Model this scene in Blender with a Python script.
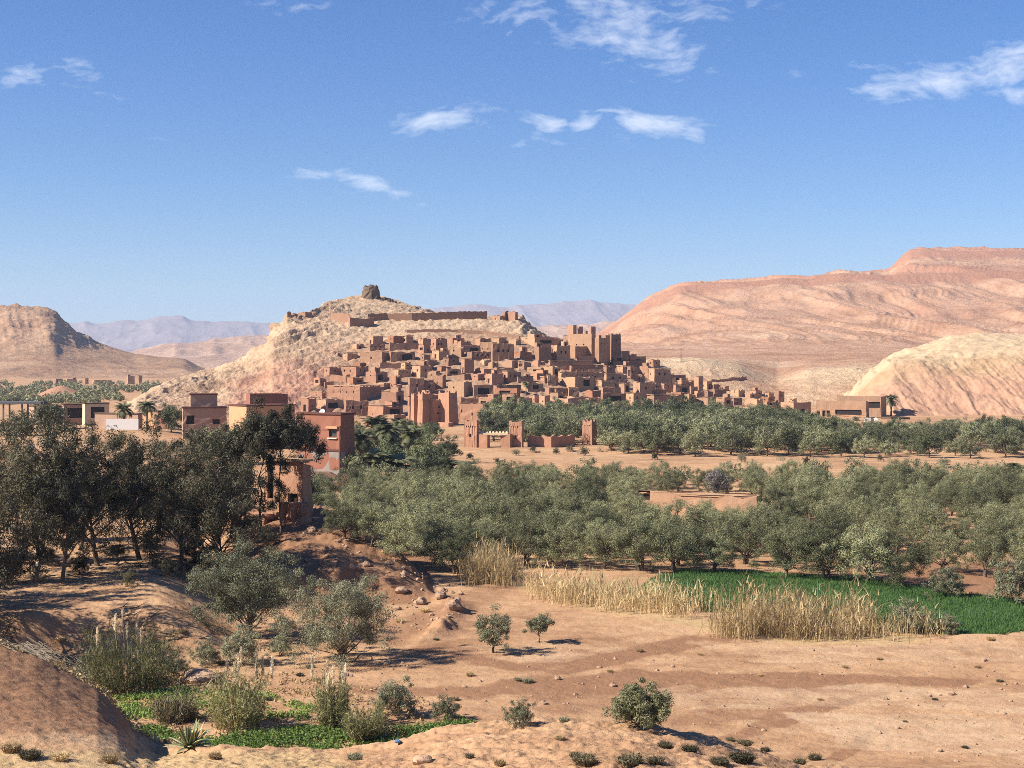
import bpy, math, random
import numpy as np
from mathutils import Vector
from mathutils.bvhtree import BVHTree

for o in list(bpy.data.objects):
    bpy.data.objects.remove(o)
SC = bpy.context.scene
COL = SC.collection

# ------------------------------------------------------------------ camera, light, exposure
F, HZ, EYE = 1500.0, 362.0, 17.0          # focal length in pixels, horizon row, eye height above the fields
cam_d = bpy.data.cameras.new("camera")
cam_d.sensor_width = 36.0
cam_d.lens = 36.0 * F / 1024.0
cam_d.shift_y = -(384.0 - HZ) / 1024.0
cam_d.clip_start = 0.5
cam_d.clip_end = 40000.0
cam = bpy.data.objects.new("camera", cam_d)
cam.location = (0, 0, EYE)
cam.rotation_euler = (math.radians(90), 0, 0)
COL.objects.link(cam)
SC.camera = cam

SUN_EL = math.radians(38)
SUN_AZ = math.atan2(-0.955, -0.295)       # clockwise from +Y
S = Vector((math.sin(SUN_AZ) * math.cos(SUN_EL), math.cos(SUN_AZ) * math.cos(SUN_EL), math.sin(SUN_EL)))
sun_d = bpy.data.lights.new("sun", 'SUN')
sun_d.energy = 5.0
sun_d.angle = math.radians(0.53)
sun_d.color = (1.0, 0.93, 0.82)
sun = bpy.data.objects.new("sun", sun_d)
sun.rotation_euler = (-S).to_track_quat('-Z', 'Y').to_euler()
sun.location = (-200, -60, 200)
COL.objects.link(sun)

SC.view_settings.view_transform = 'Standard'
SC.view_settings.look = 'None'
SC.view_settings.exposure = 1.06
SC.view_settings.gamma = 1.0
SC.view_settings.use_curve_mapping = False
SC.render.engine = 'CYCLES'
cy = SC.cycles
cy.use_denoising = False
cy.max_bounces = 6
cy.diffuse_bounces = 3
cy.glossy_bounces = 1
cy.transmission_bounces = 3
cy.volume_bounces = 0
cy.transparent_max_bounces = 6
cy.caustics_reflective = False
cy.caustics_refractive = False
cy.filter_width = 0.85
cy.use_adaptive_sampling = True
cy.adaptive_threshold = 0.005


class NT:
    """small helper to wire shader nodes"""
    def __init__(self, tree):
        self.t = tree
    def n(self, kind, **kw):
        nd = self.t.nodes.new(kind)
        for k, v in kw.items():
            setattr(nd, k, v)
        return nd
    def link(self, a, b):
        self.t.links.new(a, b)
    def put(self, sock, v):
        if isinstance(v, bpy.types.NodeSocket):
            self.t.links.new(v, sock)
        elif v is not None:
            if hasattr(sock.default_value, '__len__') and not hasattr(v, '__len__'):
                v = [v] * len(sock.default_value)
            if hasattr(v, '__len__') and len(sock.default_value) == 4 and len(v) == 3:
                v = (*v, 1.0)
            sock.default_value = v
    def math(self, op, a, b=None, c=None, clamp=False):
        nd = self.n('ShaderNodeMath', operation=op)
        nd.use_clamp = clamp
        self.put(nd.inputs[0], a)
        if b is not None: self.put(nd.inputs[1], b)
        if c is not None: self.put(nd.inputs[2], c)
        return nd.outputs[0]
    def vec(self, op, a, b=None):
        nd = self.n('ShaderNodeVectorMath', operation=op)
        self.put(nd.inputs[0], a)
        if b is not None: self.put(nd.inputs[1], b)
        return nd.outputs[0]
    def noise(self, vec, scale, detail=4.0, rough=0.55, dist=0.0):
        nd = self.n('ShaderNodeTexNoise')
        self.put(nd.inputs['Vector'], vec)
        nd.inputs['Scale'].default_value = scale
        nd.inputs['Detail'].default_value = detail
        nd.inputs['Roughness'].default_value = rough
        nd.inputs['Distortion'].default_value = dist
        return nd.outputs['Fac']
    def ramp(self, fac, stops):
        nd = self.n('ShaderNodeValToRGB')
        el = nd.color_ramp.elements
        while len(el) < len(stops):
            el.new(0.5)
        for e, (p, c) in zip(el, stops):
            e.position = p
            e.color = (*c, 1.0) if len(c) == 3 else c
        self.put(nd.inputs['Fac'], fac)
        return nd.outputs['Color']
    def step(self, v, lo, hi):
        nd = self.n('ShaderNodeMapRange')
        nd.clamp = True
        self.put(nd.inputs['Value'], v)
        nd.inputs['From Min'].default_value = lo
        nd.inputs['From Max'].default_value = hi
        return nd.outputs['Result']
    def mix(self, fac, a, b, mode='MIX'):
        nd = self.n('ShaderNodeMix', data_type='RGBA', blend_type=mode)
        self.put(nd.inputs[0], fac)
        self.put(nd.inputs[6], a)
        self.put(nd.inputs[7], b)
        return nd.outputs[2]


# ------------------------------------------------------------------ sky with thin high cloud
W = bpy.data.worlds.new("World")
SC.world = W
W.use_nodes = True
W.node_tree.nodes.clear()
w = NT(W.node_tree)
sky = w.n('ShaderNodeTexSky', sky_type='NISHITA')
sky.sun_disc = False
sky.sun_elevation = SUN_EL
sky.sun_rotation = SUN_AZ % (2 * math.pi)
sky.altitude = 1200.0
sky.air_density = 1.0
sky.dust_density = 0.5
sky.ozone_density = 4.5
geo = w.n('ShaderNodeTexCoord').outputs['Generated']
sep = w.n('ShaderNodeSeparateXYZ')
w.link(geo, sep.inputs[0])
yy = w.math('MAXIMUM', sep.outputs[1], 0.02)
su = w.math('DIVIDE', sep.outputs[0], yy)
sv = w.math('DIVIDE', sep.outputs[2], yy)
cmb = w.n('ShaderNodeCombineXYZ')
w.link(su, cmb.inputs[0]); w.link(sv, cmb.inputs[1])
suv = cmb.outputs[0]
warp = w.n('ShaderNodeTexNoise')
w.put(warp.inputs['Vector'], suv); warp.inputs['Scale'].default_value = 14.0; warp.inputs['Detail'].default_value = 3.0
wv = w.vec('SUBTRACT', warp.outputs['Color'], (0.5, 0.5, 0.5))
wsc = w.n('ShaderNodeVectorMath', operation='SCALE'); w.link(wv, wsc.inputs[0]); wsc.inputs['Scale'].default_value = 0.03
suvw = w.vec('ADD', suv, wsc.outputs[0])
mp = w.n('ShaderNodeMapping'); w.link(suvw, mp.inputs[0])
mp.inputs['Rotation'].default_value = (0, 0, math.radians(-12))
mp.inputs['Scale'].default_value = (1.0, 2.6, 1.0)
streak = w.noise(mp.outputs[0], 34.0, 6.0, 0.62)
puff = w.noise(mp.outputs[0], 75.0, 5.0, 0.55)
# bearing (u), height (v), half width, half height, tilt, density, sharpness of the patch
CLOUDS = [
    (-75, 241, 36, 12, 2, 1.3), (34, 241, 27, 9, -8, 1.3), (70, 240, 20, 9, 4, 1.3), (142, 241, 42, 12, 0, 1.35), (182, 233, 14, 11, -40, .75), (102, 251, 40, 3, -3, .8),
    (-142, 176, 42, 10, -18, 1.1), (-196, 187, 26, 6, 0, .8), (-488, 288, 25, 15, 0, .85), (-430, 286, 42, 16, -30, .5), (-356, 226, 26, 5, 0, .5),
    (120, 335, 85, 38, -22, .95), (20, 348, 80, 24, -8, .6), (190, 352, 60, 22, 14, .6), (430, 281, 95, 20, 8, 1.0), (500, 296, 60, 22, 10, 1.1), (520, 266, 55, 9, -8, .8), (350, 297, 30, 6, -6, .5), (300, 286, 40, 7, 0, .32),
    (0, 232, 130, 28, -14, .28), (-230, 360, 60, 12, 0, .4),
]
csum = None
for (cu, cv, hw, hh, tilt, den) in CLOUDS:
    a = math.radians(tilt)
    du = w.math('SUBTRACT', su, cu / F); dv = w.math('SUBTRACT', sv, cv / F)
    sepw = w.n('ShaderNodeSeparateXYZ'); w.link(wsc.outputs[0], sepw.inputs[0])
    du = w.math('ADD', du, sepw.outputs[0]); dv = w.math('ADD', dv, w.math('MULTIPLY', sepw.outputs[1], 0.6))
    pu = w.math('DIVIDE', w.math('ADD', w.math('MULTIPLY', du, math.cos(a)), w.math('MULTIPLY', dv, math.sin(a))), hw / F)
    pv = w.math('DIVIDE', w.math('SUBTRACT', w.math('MULTIPLY', dv, math.cos(a)), w.math('MULTIPLY', du, math.sin(a))), hh / F)
    r2 = w.math('ADD', w.math('MULTIPLY', pu, pu), w.math('MULTIPLY', pv, pv))
    g = w.math('MULTIPLY', w.math('EXPONENT', w.math('MULTIPLY', r2, -1.0)), den)
    csum = g if csum is None else w.math('MAXIMUM', csum, g)
tex = w.math('ADD', w.math('MULTIPLY', streak, 0.65), w.math('MULTIPLY', puff, 0.45))
cov = w.math('SUBTRACT', w.math('ADD', csum, w.math('MULTIPLY', tex, 2.9)), 1.98)
cov = w.math('MULTIPLY', w.step(cov, 0.0, 1.0), w.step(csum, 0.04, 0.3))
front = w.step(sep.outputs[1], 0.05, 0.2)
cov = w.math('MULTIPLY', w.math('MULTIPLY', cov, front), 0.58, clamp=True)
hs = w.n('ShaderNodeHueSaturation'); w.link(sky.outputs[0], hs.inputs['Color'])
hs.inputs['Saturation'].default_value = 1.28; hs.inputs['Hue'].default_value = 0.511
skymix = w.mix(cov, hs.outputs[0], (8.6, 9.0, 9.6))
bg = w.n('ShaderNodeBackground'); w.link(skymix, bg.inputs['Color'])
bg.inputs['Strength'].default_value = 0.064
wo = w.n('ShaderNodeOutputWorld'); w.link(bg.outputs[0], wo.inputs[0])

# ------------------------------------------------------------------ numpy noise
_rs = np.random.RandomState(7)
_PERM = _rs.permutation(4096).astype(np.int64)
_GR = _rs.uniform(-1, 1, 4096)

def _h(ix, iy):
    return _GR[_PERM[(_PERM[ix & 4095] + iy) & 4095]]

def vnoise(x, y):
    x = np.asarray(x, float); y = np.asarray(y, float)
    x0 = np.floor(x).astype(np.int64); y0 = np.floor(y).astype(np.int64)
    fx = x - x0; fy = y - y0
    fx = fx * fx * fx * (fx * (fx * 6 - 15) + 10); fy = fy * fy * fy * (fy * (fy * 6 - 15) + 10)
    return (_h(x0, y0) * (1 - fx) + _h(x0 + 1, y0) * fx) * (1 - fy) + (_h(x0, y0 + 1) * (1 - fx) + _h(x0 + 1, y0 + 1) * fx) * fy

def fbm(x, y, octv=4, gain=0.5, ridge=False):
    a, s, t = 1.0, 0.0, 0.0
    for i in range(octv):
        n = vnoise(x + 17.3 * i, y - 9.1 * i)
        if ridge: n = 1 - 2 * np.abs(n)
        s = s + a * n; t += a; a *= gain; x = x * 2.03; y = y * 2.03
    return s / t

def sstep(x, a, b):
    t = np.clip((np.asarray(x, float) - a) / (b - a), 0, 1)
    return t * t * (3 - 2 * t)

# ------------------------------------------------------------------ mesh helpers
def np_mesh(name, verts, quads, smooth=False):
    verts = np.ascontiguousarray(verts, np.float32).reshape(-1, 3)
    quads = np.ascontiguousarray(quads, np.int32)
    k = quads.shape[1]
    me = bpy.data.meshes.new(name)
    me.vertices.add(len(verts)); me.vertices.foreach_set('co', verts.ravel())
    me.loops.add(quads.size); me.loops.foreach_set('vertex_index', quads.ravel())
    me.polygons.add(len(quads))
    me.polygons.foreach_set('loop_start', np.arange(0, quads.size, k, dtype=np.int32))
    me.polygons.foreach_set('loop_total', np.full(len(quads), k, np.int32))
    if smooth:
        me.polygons.foreach_set('use_smooth', np.ones(len(quads), bool))
    me.update(calc_edges=True)
    return me

def link(name, me, mat=None, parent=None, loc=None):
    o = bpy.data.objects.new(name, me)
    if mat is not None and me is not None and len(me.materials) == 0:
        for m in (mat if isinstance(mat, (list, tuple)) else [mat]):
            me.materials.append(m)
    if parent is not None: o.parent = parent
    if loc is not None: o.location = loc
    COL.objects.link(o)
    return o

def tag(o, label, cat, group=None):
    o['label'] = label; o['category'] = cat
    if group: o['group'] = group
    return o

def thing(name, label, cat, loc=(0, 0, 0), rz=0.0, group=None):
    o = bpy.data.objects.new(name, None)
    o.empty_display_size = 0.5
    o.location = loc; o.rotation_euler = (0, 0, rz)
    COL.objects.link(o)
    return tag(o, label, cat, group)

class MB:
    """collects faces with material slots, linked as ONE mesh"""
    def __init__(self):
        self.v = []; self.f = []; self.m = []
    def quad(self, a, b, c, d, m=0):
        i = len(self.v); self.v += [tuple(a), tuple(b), tuple(c), tuple(d)]; self.f.append((i, i + 1, i + 2, i + 3)); self.m.append(m)
    def tri(self, a, b, c, m=0):
        i = len(self.v); self.v += [tuple(a), tuple(b), tuple(c)]; self.f.append((i, i + 1, i + 2)); self.m.append(m)
    def box(self, x0, x1, y0, y1, z0, z1, m=0, taper=0.0):
        cx, cyy = (x0 + x1) / 2, (y0 + y1) / 2
        def p(x, y, z):
            k = 1 - taper if z == z1 else 1
            return (cx + (x - cx) * k, cyy + (y - cyy) * k, z)
        c = [p(x, y, z) for z in (z0, z1) for (x, y) in ((x0, y0), (x1, y0), (x1, y1), (x0, y1))]
        for q in ((3, 2, 1, 0), (4, 5, 6, 7), (0, 1, 5, 4), (1, 2, 6, 5), (2, 3, 7, 6), (3, 0, 4, 7)):
            self.quad(*[c[k] for k in q], m=m)
    def tube(self, pts, rad, sides=7, m=0):
        pts = [Vector(p) for p in pts]
        rings = []
        for i, p in enumerate(pts):
            d = (pts[min(i + 1, len(pts) - 1)] - pts[max(i - 1, 0)]).normalized()
            a = d.orthogonal().normalized(); b = d.cross(a)
            if rings and False: pass
            rings.append([p + (a * math.cos(t) + b * math.sin(t)) * rad[i] for t in [2 * math.pi * k / sides for k in range(sides)]])
        for i in range(len(rings) - 1):
            # match ring start to avoid twisting
            r0, r1 = rings[i], rings[i + 1]
            j = min(range(sides), key=lambda k: (r1[k] - r0[0]).length)
            rings[i + 1] = r1[j:] + r1[:j]
            r1 = rings[i + 1]
            for k in range(sides):
                self.quad(r0[k], r0[(k + 1) % sides], r1[(k + 1) % sides], r1[k], m)
        i = len(self.v); self.v += [tuple(q) for q in rings[-1]]; self.f.append(tuple(range(i, i + sides))); self.m.append(m)
    def mesh(self, name, smooth=False):
        me = bpy.data.meshes.new(name)
        me.from_pydata(self.v, [], self.f)
        me.polygons.foreach_set('material_index', self.m)
        if smooth: me.polygons.foreach_set('use_smooth', [True] * len(self.f))
        me.update()
        return me

def px(x, y, Y):
    """a point at depth Y on the line of sight through picture position (x, y)"""
    return Vector(((x - 512.0) * Y / F, Y, EYE - (y - HZ) * Y / F))

# ------------------------------------------------------------------ materials
def new_mat(name):
    m = bpy.data.materials.new(name); m.use_nodes = True
    m.node_tree.nodes.clear()
    return m, NT(m.node_tree)

def finish(m, t, color, rough=0.9, bump=None, bstr=0.3, bdist=0.1, spec=0.15):
    b = t.n('ShaderNodeBsdfPrincipled')
    t.put(b.inputs['Base Color'], color)
    t.put(b.inputs['Roughness'], rough)
    b.inputs['Specular IOR Level'].default_value = spec
    if bump is not None:
        bn = t.n('ShaderNodeBump'); bn.inputs['Strength'].default_value = bstr; bn.inputs['Distance'].default_value = bdist
        t.link(bump, bn.inputs['Height']); t.link(bn.outputs[0], b.inputs['Normal'])
    o = t.n('ShaderNodeOutputMaterial'); t.link(b.outputs[0], o.inputs[0])
    return m

def pos(t, scale=(1, 1, 1)):
    g = t.n('ShaderNodeNewGeometry').outputs['Position']
    if scale == (1, 1, 1): return g
    return t.vec('MULTIPLY', g, scale)

def plain_mat(name, col, rough=0.85, var=0.12, scale=3.0, bstr=0.15):
    m, t = new_mat(name)
    n = t.noise(t.n('ShaderNodeTexCoord').outputs['Object'], scale, 4)
    k = t.math('ADD', t.math('MULTIPLY', n, 2 * var), 1 - var)
    c = t.mix(1.0, col, k, 'MULTIPLY')
    return finish(m, t, c, rough, n, bstr, 0.05)

def adobe_mat(name, col, col2):
    m, t = new_mat(name)
    p = pos(t)
    oi = t.n('ShaderNodeObjectInfo').outputs['Random']
    off = t.math('MULTIPLY', oi, 60.0)
    n1 = t.noise(t.vec('ADD', p, off), 0.35, 5, 0.6)
    n2 = t.noise(t.vec('MULTIPLY', t.vec('ADD', p, off), (1.6, 1.6, 0.35)), 1.0, 5, 0.65)
    n3 = t.noise(p, 5.0, 4, 0.7)
    c = t.mix(t.step(t.math('ADD', t.math('MULTIPLY', n1, 0.6), t.math('MULTIPLY', n2, 0.4)), 0.34, 0.66), col, col2)
    k = t.math('ADD', 0.78, t.math('ADD', t.math('MULTIPLY', oi, 0.28), t.math('MULTIPLY', n3, 0.24)))
    c = t.mix(1.0, c, k, 'MULTIPLY')
    return finish(m, t, c, 0.95, t.math('ADD', n3, n2), 0.5, 0.12, 0.05)

ADOBE = [
    adobe_mat("adobe_rose", (0.400, 0.218, 0.136), (0.295, 0.158, 0.100)),
    adobe_mat("adobe_tan", (0.410, 0.246, 0.152), (0.310, 0.184, 0.114)),
    adobe_mat("adobe_red", (0.335, 0.162, 0.094), (0.245, 0.120, 0.070)),
    adobe_mat("adobe_straw", (0.445, 0.280, 0.165), (0.335, 0.208, 0.122)),
    adobe_mat("adobe_umber", (0.300, 0.172, 0.112), (0.235, 0.134, 0.088)),
]
EARTH_ROOF = adobe_mat("packed_earth_roof", (0.50, 0.33, 0.22), (0.42, 0.27, 0.175))
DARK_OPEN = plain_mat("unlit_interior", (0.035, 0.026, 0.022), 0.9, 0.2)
OLD_WOOD = plain_mat("weathered_wood", (0.12, 0.075, 0.045), 0.85, 0.3, 6.0)
DARK_STONE = adobe_mat("dark_rubble_stone", (0.165, 0.115, 0.078), (0.105, 0.075, 0.052))
PALE_LIME = plain_mat("pale_lime_render", (0.62, 0.56, 0.47), 0.9, 0.12, 1.5)
WHITE_WASH = plain_mat("white_wash", (0.74, 0.71, 0.66), 0.9, 0.08, 1.5)
CEMENT = plain_mat("bare_cement", (0.25, 0.21, 0.18), 0.9, 0.2, 1.2)
RED_PAINT = plain_mat("brick_red_render", (0.27, 0.115, 0.075), 0.9, 0.10, 0.9)
ORANGE_PAINT = plain_mat("orange_render", (0.50, 0.280, 0.150), 0.9, 0.14, 0.9)
BROWN_PAINT = plain_mat("brown_trim_paint", (0.12, 0.050, 0.033), 0.7, 0.15, 2.0)
BEIGE_PAINT = plain_mat("beige_brown_render", (0.36, 0.235, 0.165), 0.9, 0.1, 0.9)
CREAM_PAINT = plain_mat("cream_render", (0.62, 0.47, 0.30), 0.9, 0.1, 0.9)
GLASS = plain_mat("dusty_window_glass", (0.06, 0.075, 0.075), 0.25, 0.2, 2.0, 0.02)
DARK_METAL = plain_mat("dull_grey_metal", (0.12, 0.12, 0.12), 0.6, 0.15, 2.0)
# ------------------------------------------------------------------ ground sheet
def I(x, xs, ys):
    return np.interp(x, xs, ys)

def ground_z(p, Y):
    """height of the valley floor; p is the bearing (picture column at the eye), Y the distance"""
    X = (p - 512.0) * Y / F
    # hillside under the viewpoint, with its brow
    yr = I(p, [-600, -100, 0, 36, 72, 98, 118, 136, 156, 330, 385, 440, 500, 560, 640, 690, 730, 765, 800, 900, 1600],
           [600, 628, 648, 659, 679, 694, 712, 738, 752, 757, 752, 736, 728, 725, 727, 738, 751, 764, 778, 790, 800])
    yr = yr + 1.0 * vnoise(p / 30.0, p * 0 + 3.3) + 0.3 * vnoise(p / 6.0, p * 0 + 8.3)
    Ye = I(p, [-100, 60, 156, 230, 1600], [57, 57, 55.5, 52, 52])
    ze = EYE - Ye * (yr - HZ) / F
    z40 = EYE - 0.2733 * 40 - 0.35
    zn = np.where(Y < 40, EYE - 0.2733 * Y - 0.35 - 1.2 * sstep(40 - Y, 0, 12), z40 + (ze - z40) * np.clip((Y - 40) / (Ye - 40), 0, 1))
    t = (Y - Ye) / 13.0
    z = np.where(Y <= Ye, zn, ze * (1 - sstep(t, 0, 1)))
    # terrace on which the dark trees stand
    Yb = 87 + 1.6 * vnoise(X / 5.0, X * 0 + 1.7)
    side = 1 - sstep(p + 10 * vnoise(Y / 9.0, Y * 0 + 2.0), 150, 250)
    ter = 2.3 * sstep(Y, Yb - 1.2, Yb + 1.3) * side
    # clay hill with its steep cut edge
    yrg = I(p, [180, 230, 270, 310, 340, 362, 385, 405, 420, 436], [527, 518, 513, 509, 514, 527, 545, 562, 578, 596])
    Yr = I(p, [230, 340, 436], [127, 125, 109])
    zr = np.maximum(EYE - Yr * (yrg - HZ) / F, 0) * (1 - sstep(p, 424, 440)) * sstep(p, 165, 245)
    Yf = 107.5 + 1.1 * vnoise(X / 2.2, X * 0 + 4.0) - 2.0 * sstep(p, 330, 280)
    zc = np.minimum(I(p, [240, 290, 340, 400, 425], [1.1, 1.9, 2.2, 1.3, 0.3]), zr * 0.75)
    k = np.clip((Y - Yf - 2.2) / np.maximum(Yr - Yf - 2.2, 1.0), 0, 1)
    hill = np.where(Y < Yf + 2.2, zc * sstep(Y, Yf - 0.4, Yf + 2.2), zc + (zr - zc) * k ** 0.85)
    back = 1 - sstep(Y, Yr + 2, Yr + I(p, [230, 300, 340, 440], [50, 30, 16, 8]))
    hill = np.where(Y > Yr, zr * back, hill)
    rough = sstep(hill, 0.2, 1.2)
    hill = hill + rough * (0.22 * fbm(X / 2.3, Y / 2.3, 4, 0.55) + 0.12 * fbm(X / 1.1, Y / 3.0, 3, 0.5, True) - 0.04)
    z = np.maximum(z, np.maximum(ter, hill))
    # rubble bank running from the clay hill
    dx = (p - I(Y, [88, 95, 104, 110], [405, 440, 458, 425]))
    bank = np.exp(-(dx / 13.0) ** 2) * sstep(Y, 90, 95) * (1 - sstep(Y, 106, 111))
    z = z + bank * (0.35 + 0.9 * np.clip(fbm(X / 1.4, Y / 1.4, 4, 0.6), 0, 1))
    # field edge bank on the right
    e = np.exp(-((p - 985) / 55.0) ** 2) * np.exp(-((Y - 91.5) / 0.9) ** 2)
    z = z + 0.35 * e
    # river terrace
    near = 1 - sstep(Y, 150, 400)
    und = 0.16 * fbm(X / 11.0, Y / 11.0, 4) + near * 0.05 * fbm(X / 0.9, Y / 0.9, 3)
    z = z + und * sstep(Y, 8, 30)
    stony = (1 - sstep(Y, Ye + 2, Ye + 12)) + 0.9 * sstep(hill, .2, .8) + 0.7 * ((ter > 0.05) & (Y < 140))
    z = z + 0.16 * np.clip(stony, 0, 1) * np.where((p < 125) & (Y < 70), .45, 1) * fbm(X / 0.55, Y / 0.55, 4, 0.6) * sstep(Y, 20, 40)
    # banks of the wide river bed
    z = z + 0.7 * sstep(Y, 236, 242) * sstep(p, 380, 430) + 0.5 * sstep(Y + 3 * vnoise(X / 14.0, X * 0), 268, 272) * sstep(p, 380, 430)
    return z

gp = np.concatenate([np.linspace(-900, -40, 60, endpoint=False), np.linspace(-40, 1064, 690), np.linspace(1064, 1924, 61)[1:]])
gy = np.concatenate([np.geomspace(5, 40, 28, endpoint=False), EYE * F / (np.linspace(HZ + EYE * F / 40, HZ + 24, 660) - HZ), np.geomspace(EYE * F / 24, 14000, 30)[1:]])
GP, GY = np.meshgrid(gp, gy)
GX = (GP - 512) * GY / F
GZ = ground_z(GP, GY)

def grid_quads(nr, nc):
    i = np.arange((nr - 1) * nc).reshape(nr - 1, nc)[:, :-1].ravel()
    return np.stack([i, i + 1, i + nc + 1, i + nc], 1)

def attr(me, name, cols):
    a = me.color_attributes.new(name, 'FLOAT_COLOR', 'POINT')
    c = np.ones((len(me.vertices), 4), np.float32)
    c[:, :cols.shape[1]] = cols
    a.data.foreach_set('color', c.ravel())

ground_me = np_mesh("ground", np.stack([GX, GY, GZ], -1), grid_quads(len(gy), len(gp)), True)
# kinds of soil: R red tilled clay and painted bank shade, G pale dusty sand, B straw litter
GPY = HZ + (EYE - GZ) * F / GY

def line_d(p, q, pts):
    """smallest distance from (p, q) to a polyline"""
    d = np.full(p.shape, 1e9)
    for (x0, y0), (x1, y1) in zip(pts[:-1], pts[1:]):
        L2 = (x1 - x0) ** 2 + (y1 - y0) ** 2
        t = np.clip(((p - x0) * (x1 - x0) + (q - y0) * (y1 - y0)) / L2, 0, 1)
        d = np.minimum(d, np.hypot(p - x0 - t * (x1 - x0), q - y0 - t * (y1 - y0)))
    return d

def plan(pts):
    """tracks drawn on the ground plan in metres"""
    return [((x - 512) * (EYE * F / (y - HZ)) / F, EYE * F / (y - HZ)) for x, y in pts]

def in_poly(x, y, poly):
    c = np.zeros(np.shape(x), bool); n = len(poly)
    for i in range(n):
        (x0, y0), (x1, y1) = poly[i], poly[i - 1]
        cond = ((y0 > y) != (y1 > y)) & (x < (x1 - x0) * (y - y0) / (y1 - y0 + 1e-12) + x0)
        c ^= cond
    return c

wob = 0.5 * fbm(GX / 3.0, GY / 3.0, 3)
redm = np.zeros_like(GX); palem = np.zeros_like(GX); straw = np.zeros_like(GX)
for pts, wd, st in (([(430, 648), (520, 668), (610, 655), (700, 638), (760, 640)], 1.2, .8), ([(380, 640), (470, 600), (520, 580)], 2.0, .6),
                    ([(520, 690), (640, 672), (800, 676), (960, 680)], 1.1, .9), ([(700, 745), (760, 728), (800, 690)], .6, .7), ([(560, 710), (640, 690), (760, 700), (700, 720)], 1.6, .6),
                    ([(600, 640), (700, 655), (900, 648), (1040, 650)], 1.0, .5), ([(360, 690), (480, 694), (540, 680)], 1.2, .8), ([(560, 672), (640, 654), (700, 642)], .9, .9), ([(560, 692), (640, 684), (700, 680), (820, 684)], 2.4, .75), ([(780, 724), (830, 706), (884, 690)], .5, .9), ([(836, 756), (884, 726)], .45, .9), ([(690, 722), (780, 716), (836, 698)], .4, .7), ([(600, 700), (700, 690), (740, 706)], 1.5, .6)):
    d = line_d(GX + wob, GY + 2 * wob, plan(pts))
    redm = np.maximum(redm, st * (1 - sstep(d, wd * 0.5, wd * 1.5)))
redm = np.maximum(redm, in_poly(GX, GY, plan([(872, 580), (930, 562), (1060, 566), (1060, 602), (960, 592)])).astype(float))
redm = np.maximum(redm, 0.7 * (GP < 150) * (GY > 40) * (GY < 62) * (1 - sstep(GPY, 725, 748)))
redm = np.maximum(redm, .95 * sstep(GP, 215, 250) * (1 - sstep(GP, 425, 440)) * sstep(GY, 104, 107) * (1 - sstep(GY, 135, 150)))  # clay hill: red-brown earth, deepened to stand in for its bank's shade
for poly, st in (([(700, 690), (860, 682), (1040, 690), (1040, 712), (860, 706), (720, 708)], .6), ([(780, 712), (1040, 716), (1040, 760), (840, 744)], .7),
                 ([(420, 652), (520, 640), (640, 646), (560, 664)], .5), ([(680, 640), (900, 640), (1040, 640), (1040, 664), (760, 664)], .5), ([(640, 690), (690, 683), (740, 700), (700, 716)], .5)):
    palem = np.maximum(palem, st * in_poly(GX + wob, GY + 2 * wob, plan(poly)))
palem = np.maximum(palem, 0.25 * ((GY > 240) & (GY < 300) & (GP > 400)))
straw = np.maximum(straw, 0.75 * sstep(GPY, 742, 756) * (1 - sstep(GP + 30 * vnoise(GX / 2.0, GY / 2.0), 300, 420)) * (GY < 60))
straw = np.maximum(straw, 0.8 * (1 - sstep(line_d(GX, GY, plan([(520, 582), (600, 606), (690, 622), (800, 640), (900, 640)])), 0.8, 3.0)))
for a_ in (redm, palem, straw):     # soften the borders
    for _ in range(2):
        a_[1:-1, 1:-1] = (a_[1:-1, 1:-1] * 2 + a_[:-2, 1:-1] + a_[2:, 1:-1] + a_[1:-1, :-2] + a_[1:-1, 2:]) / 6
attr(ground_me, "soil", np.stack([redm.ravel(), palem.ravel(), straw.ravel()], 1))

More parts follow.
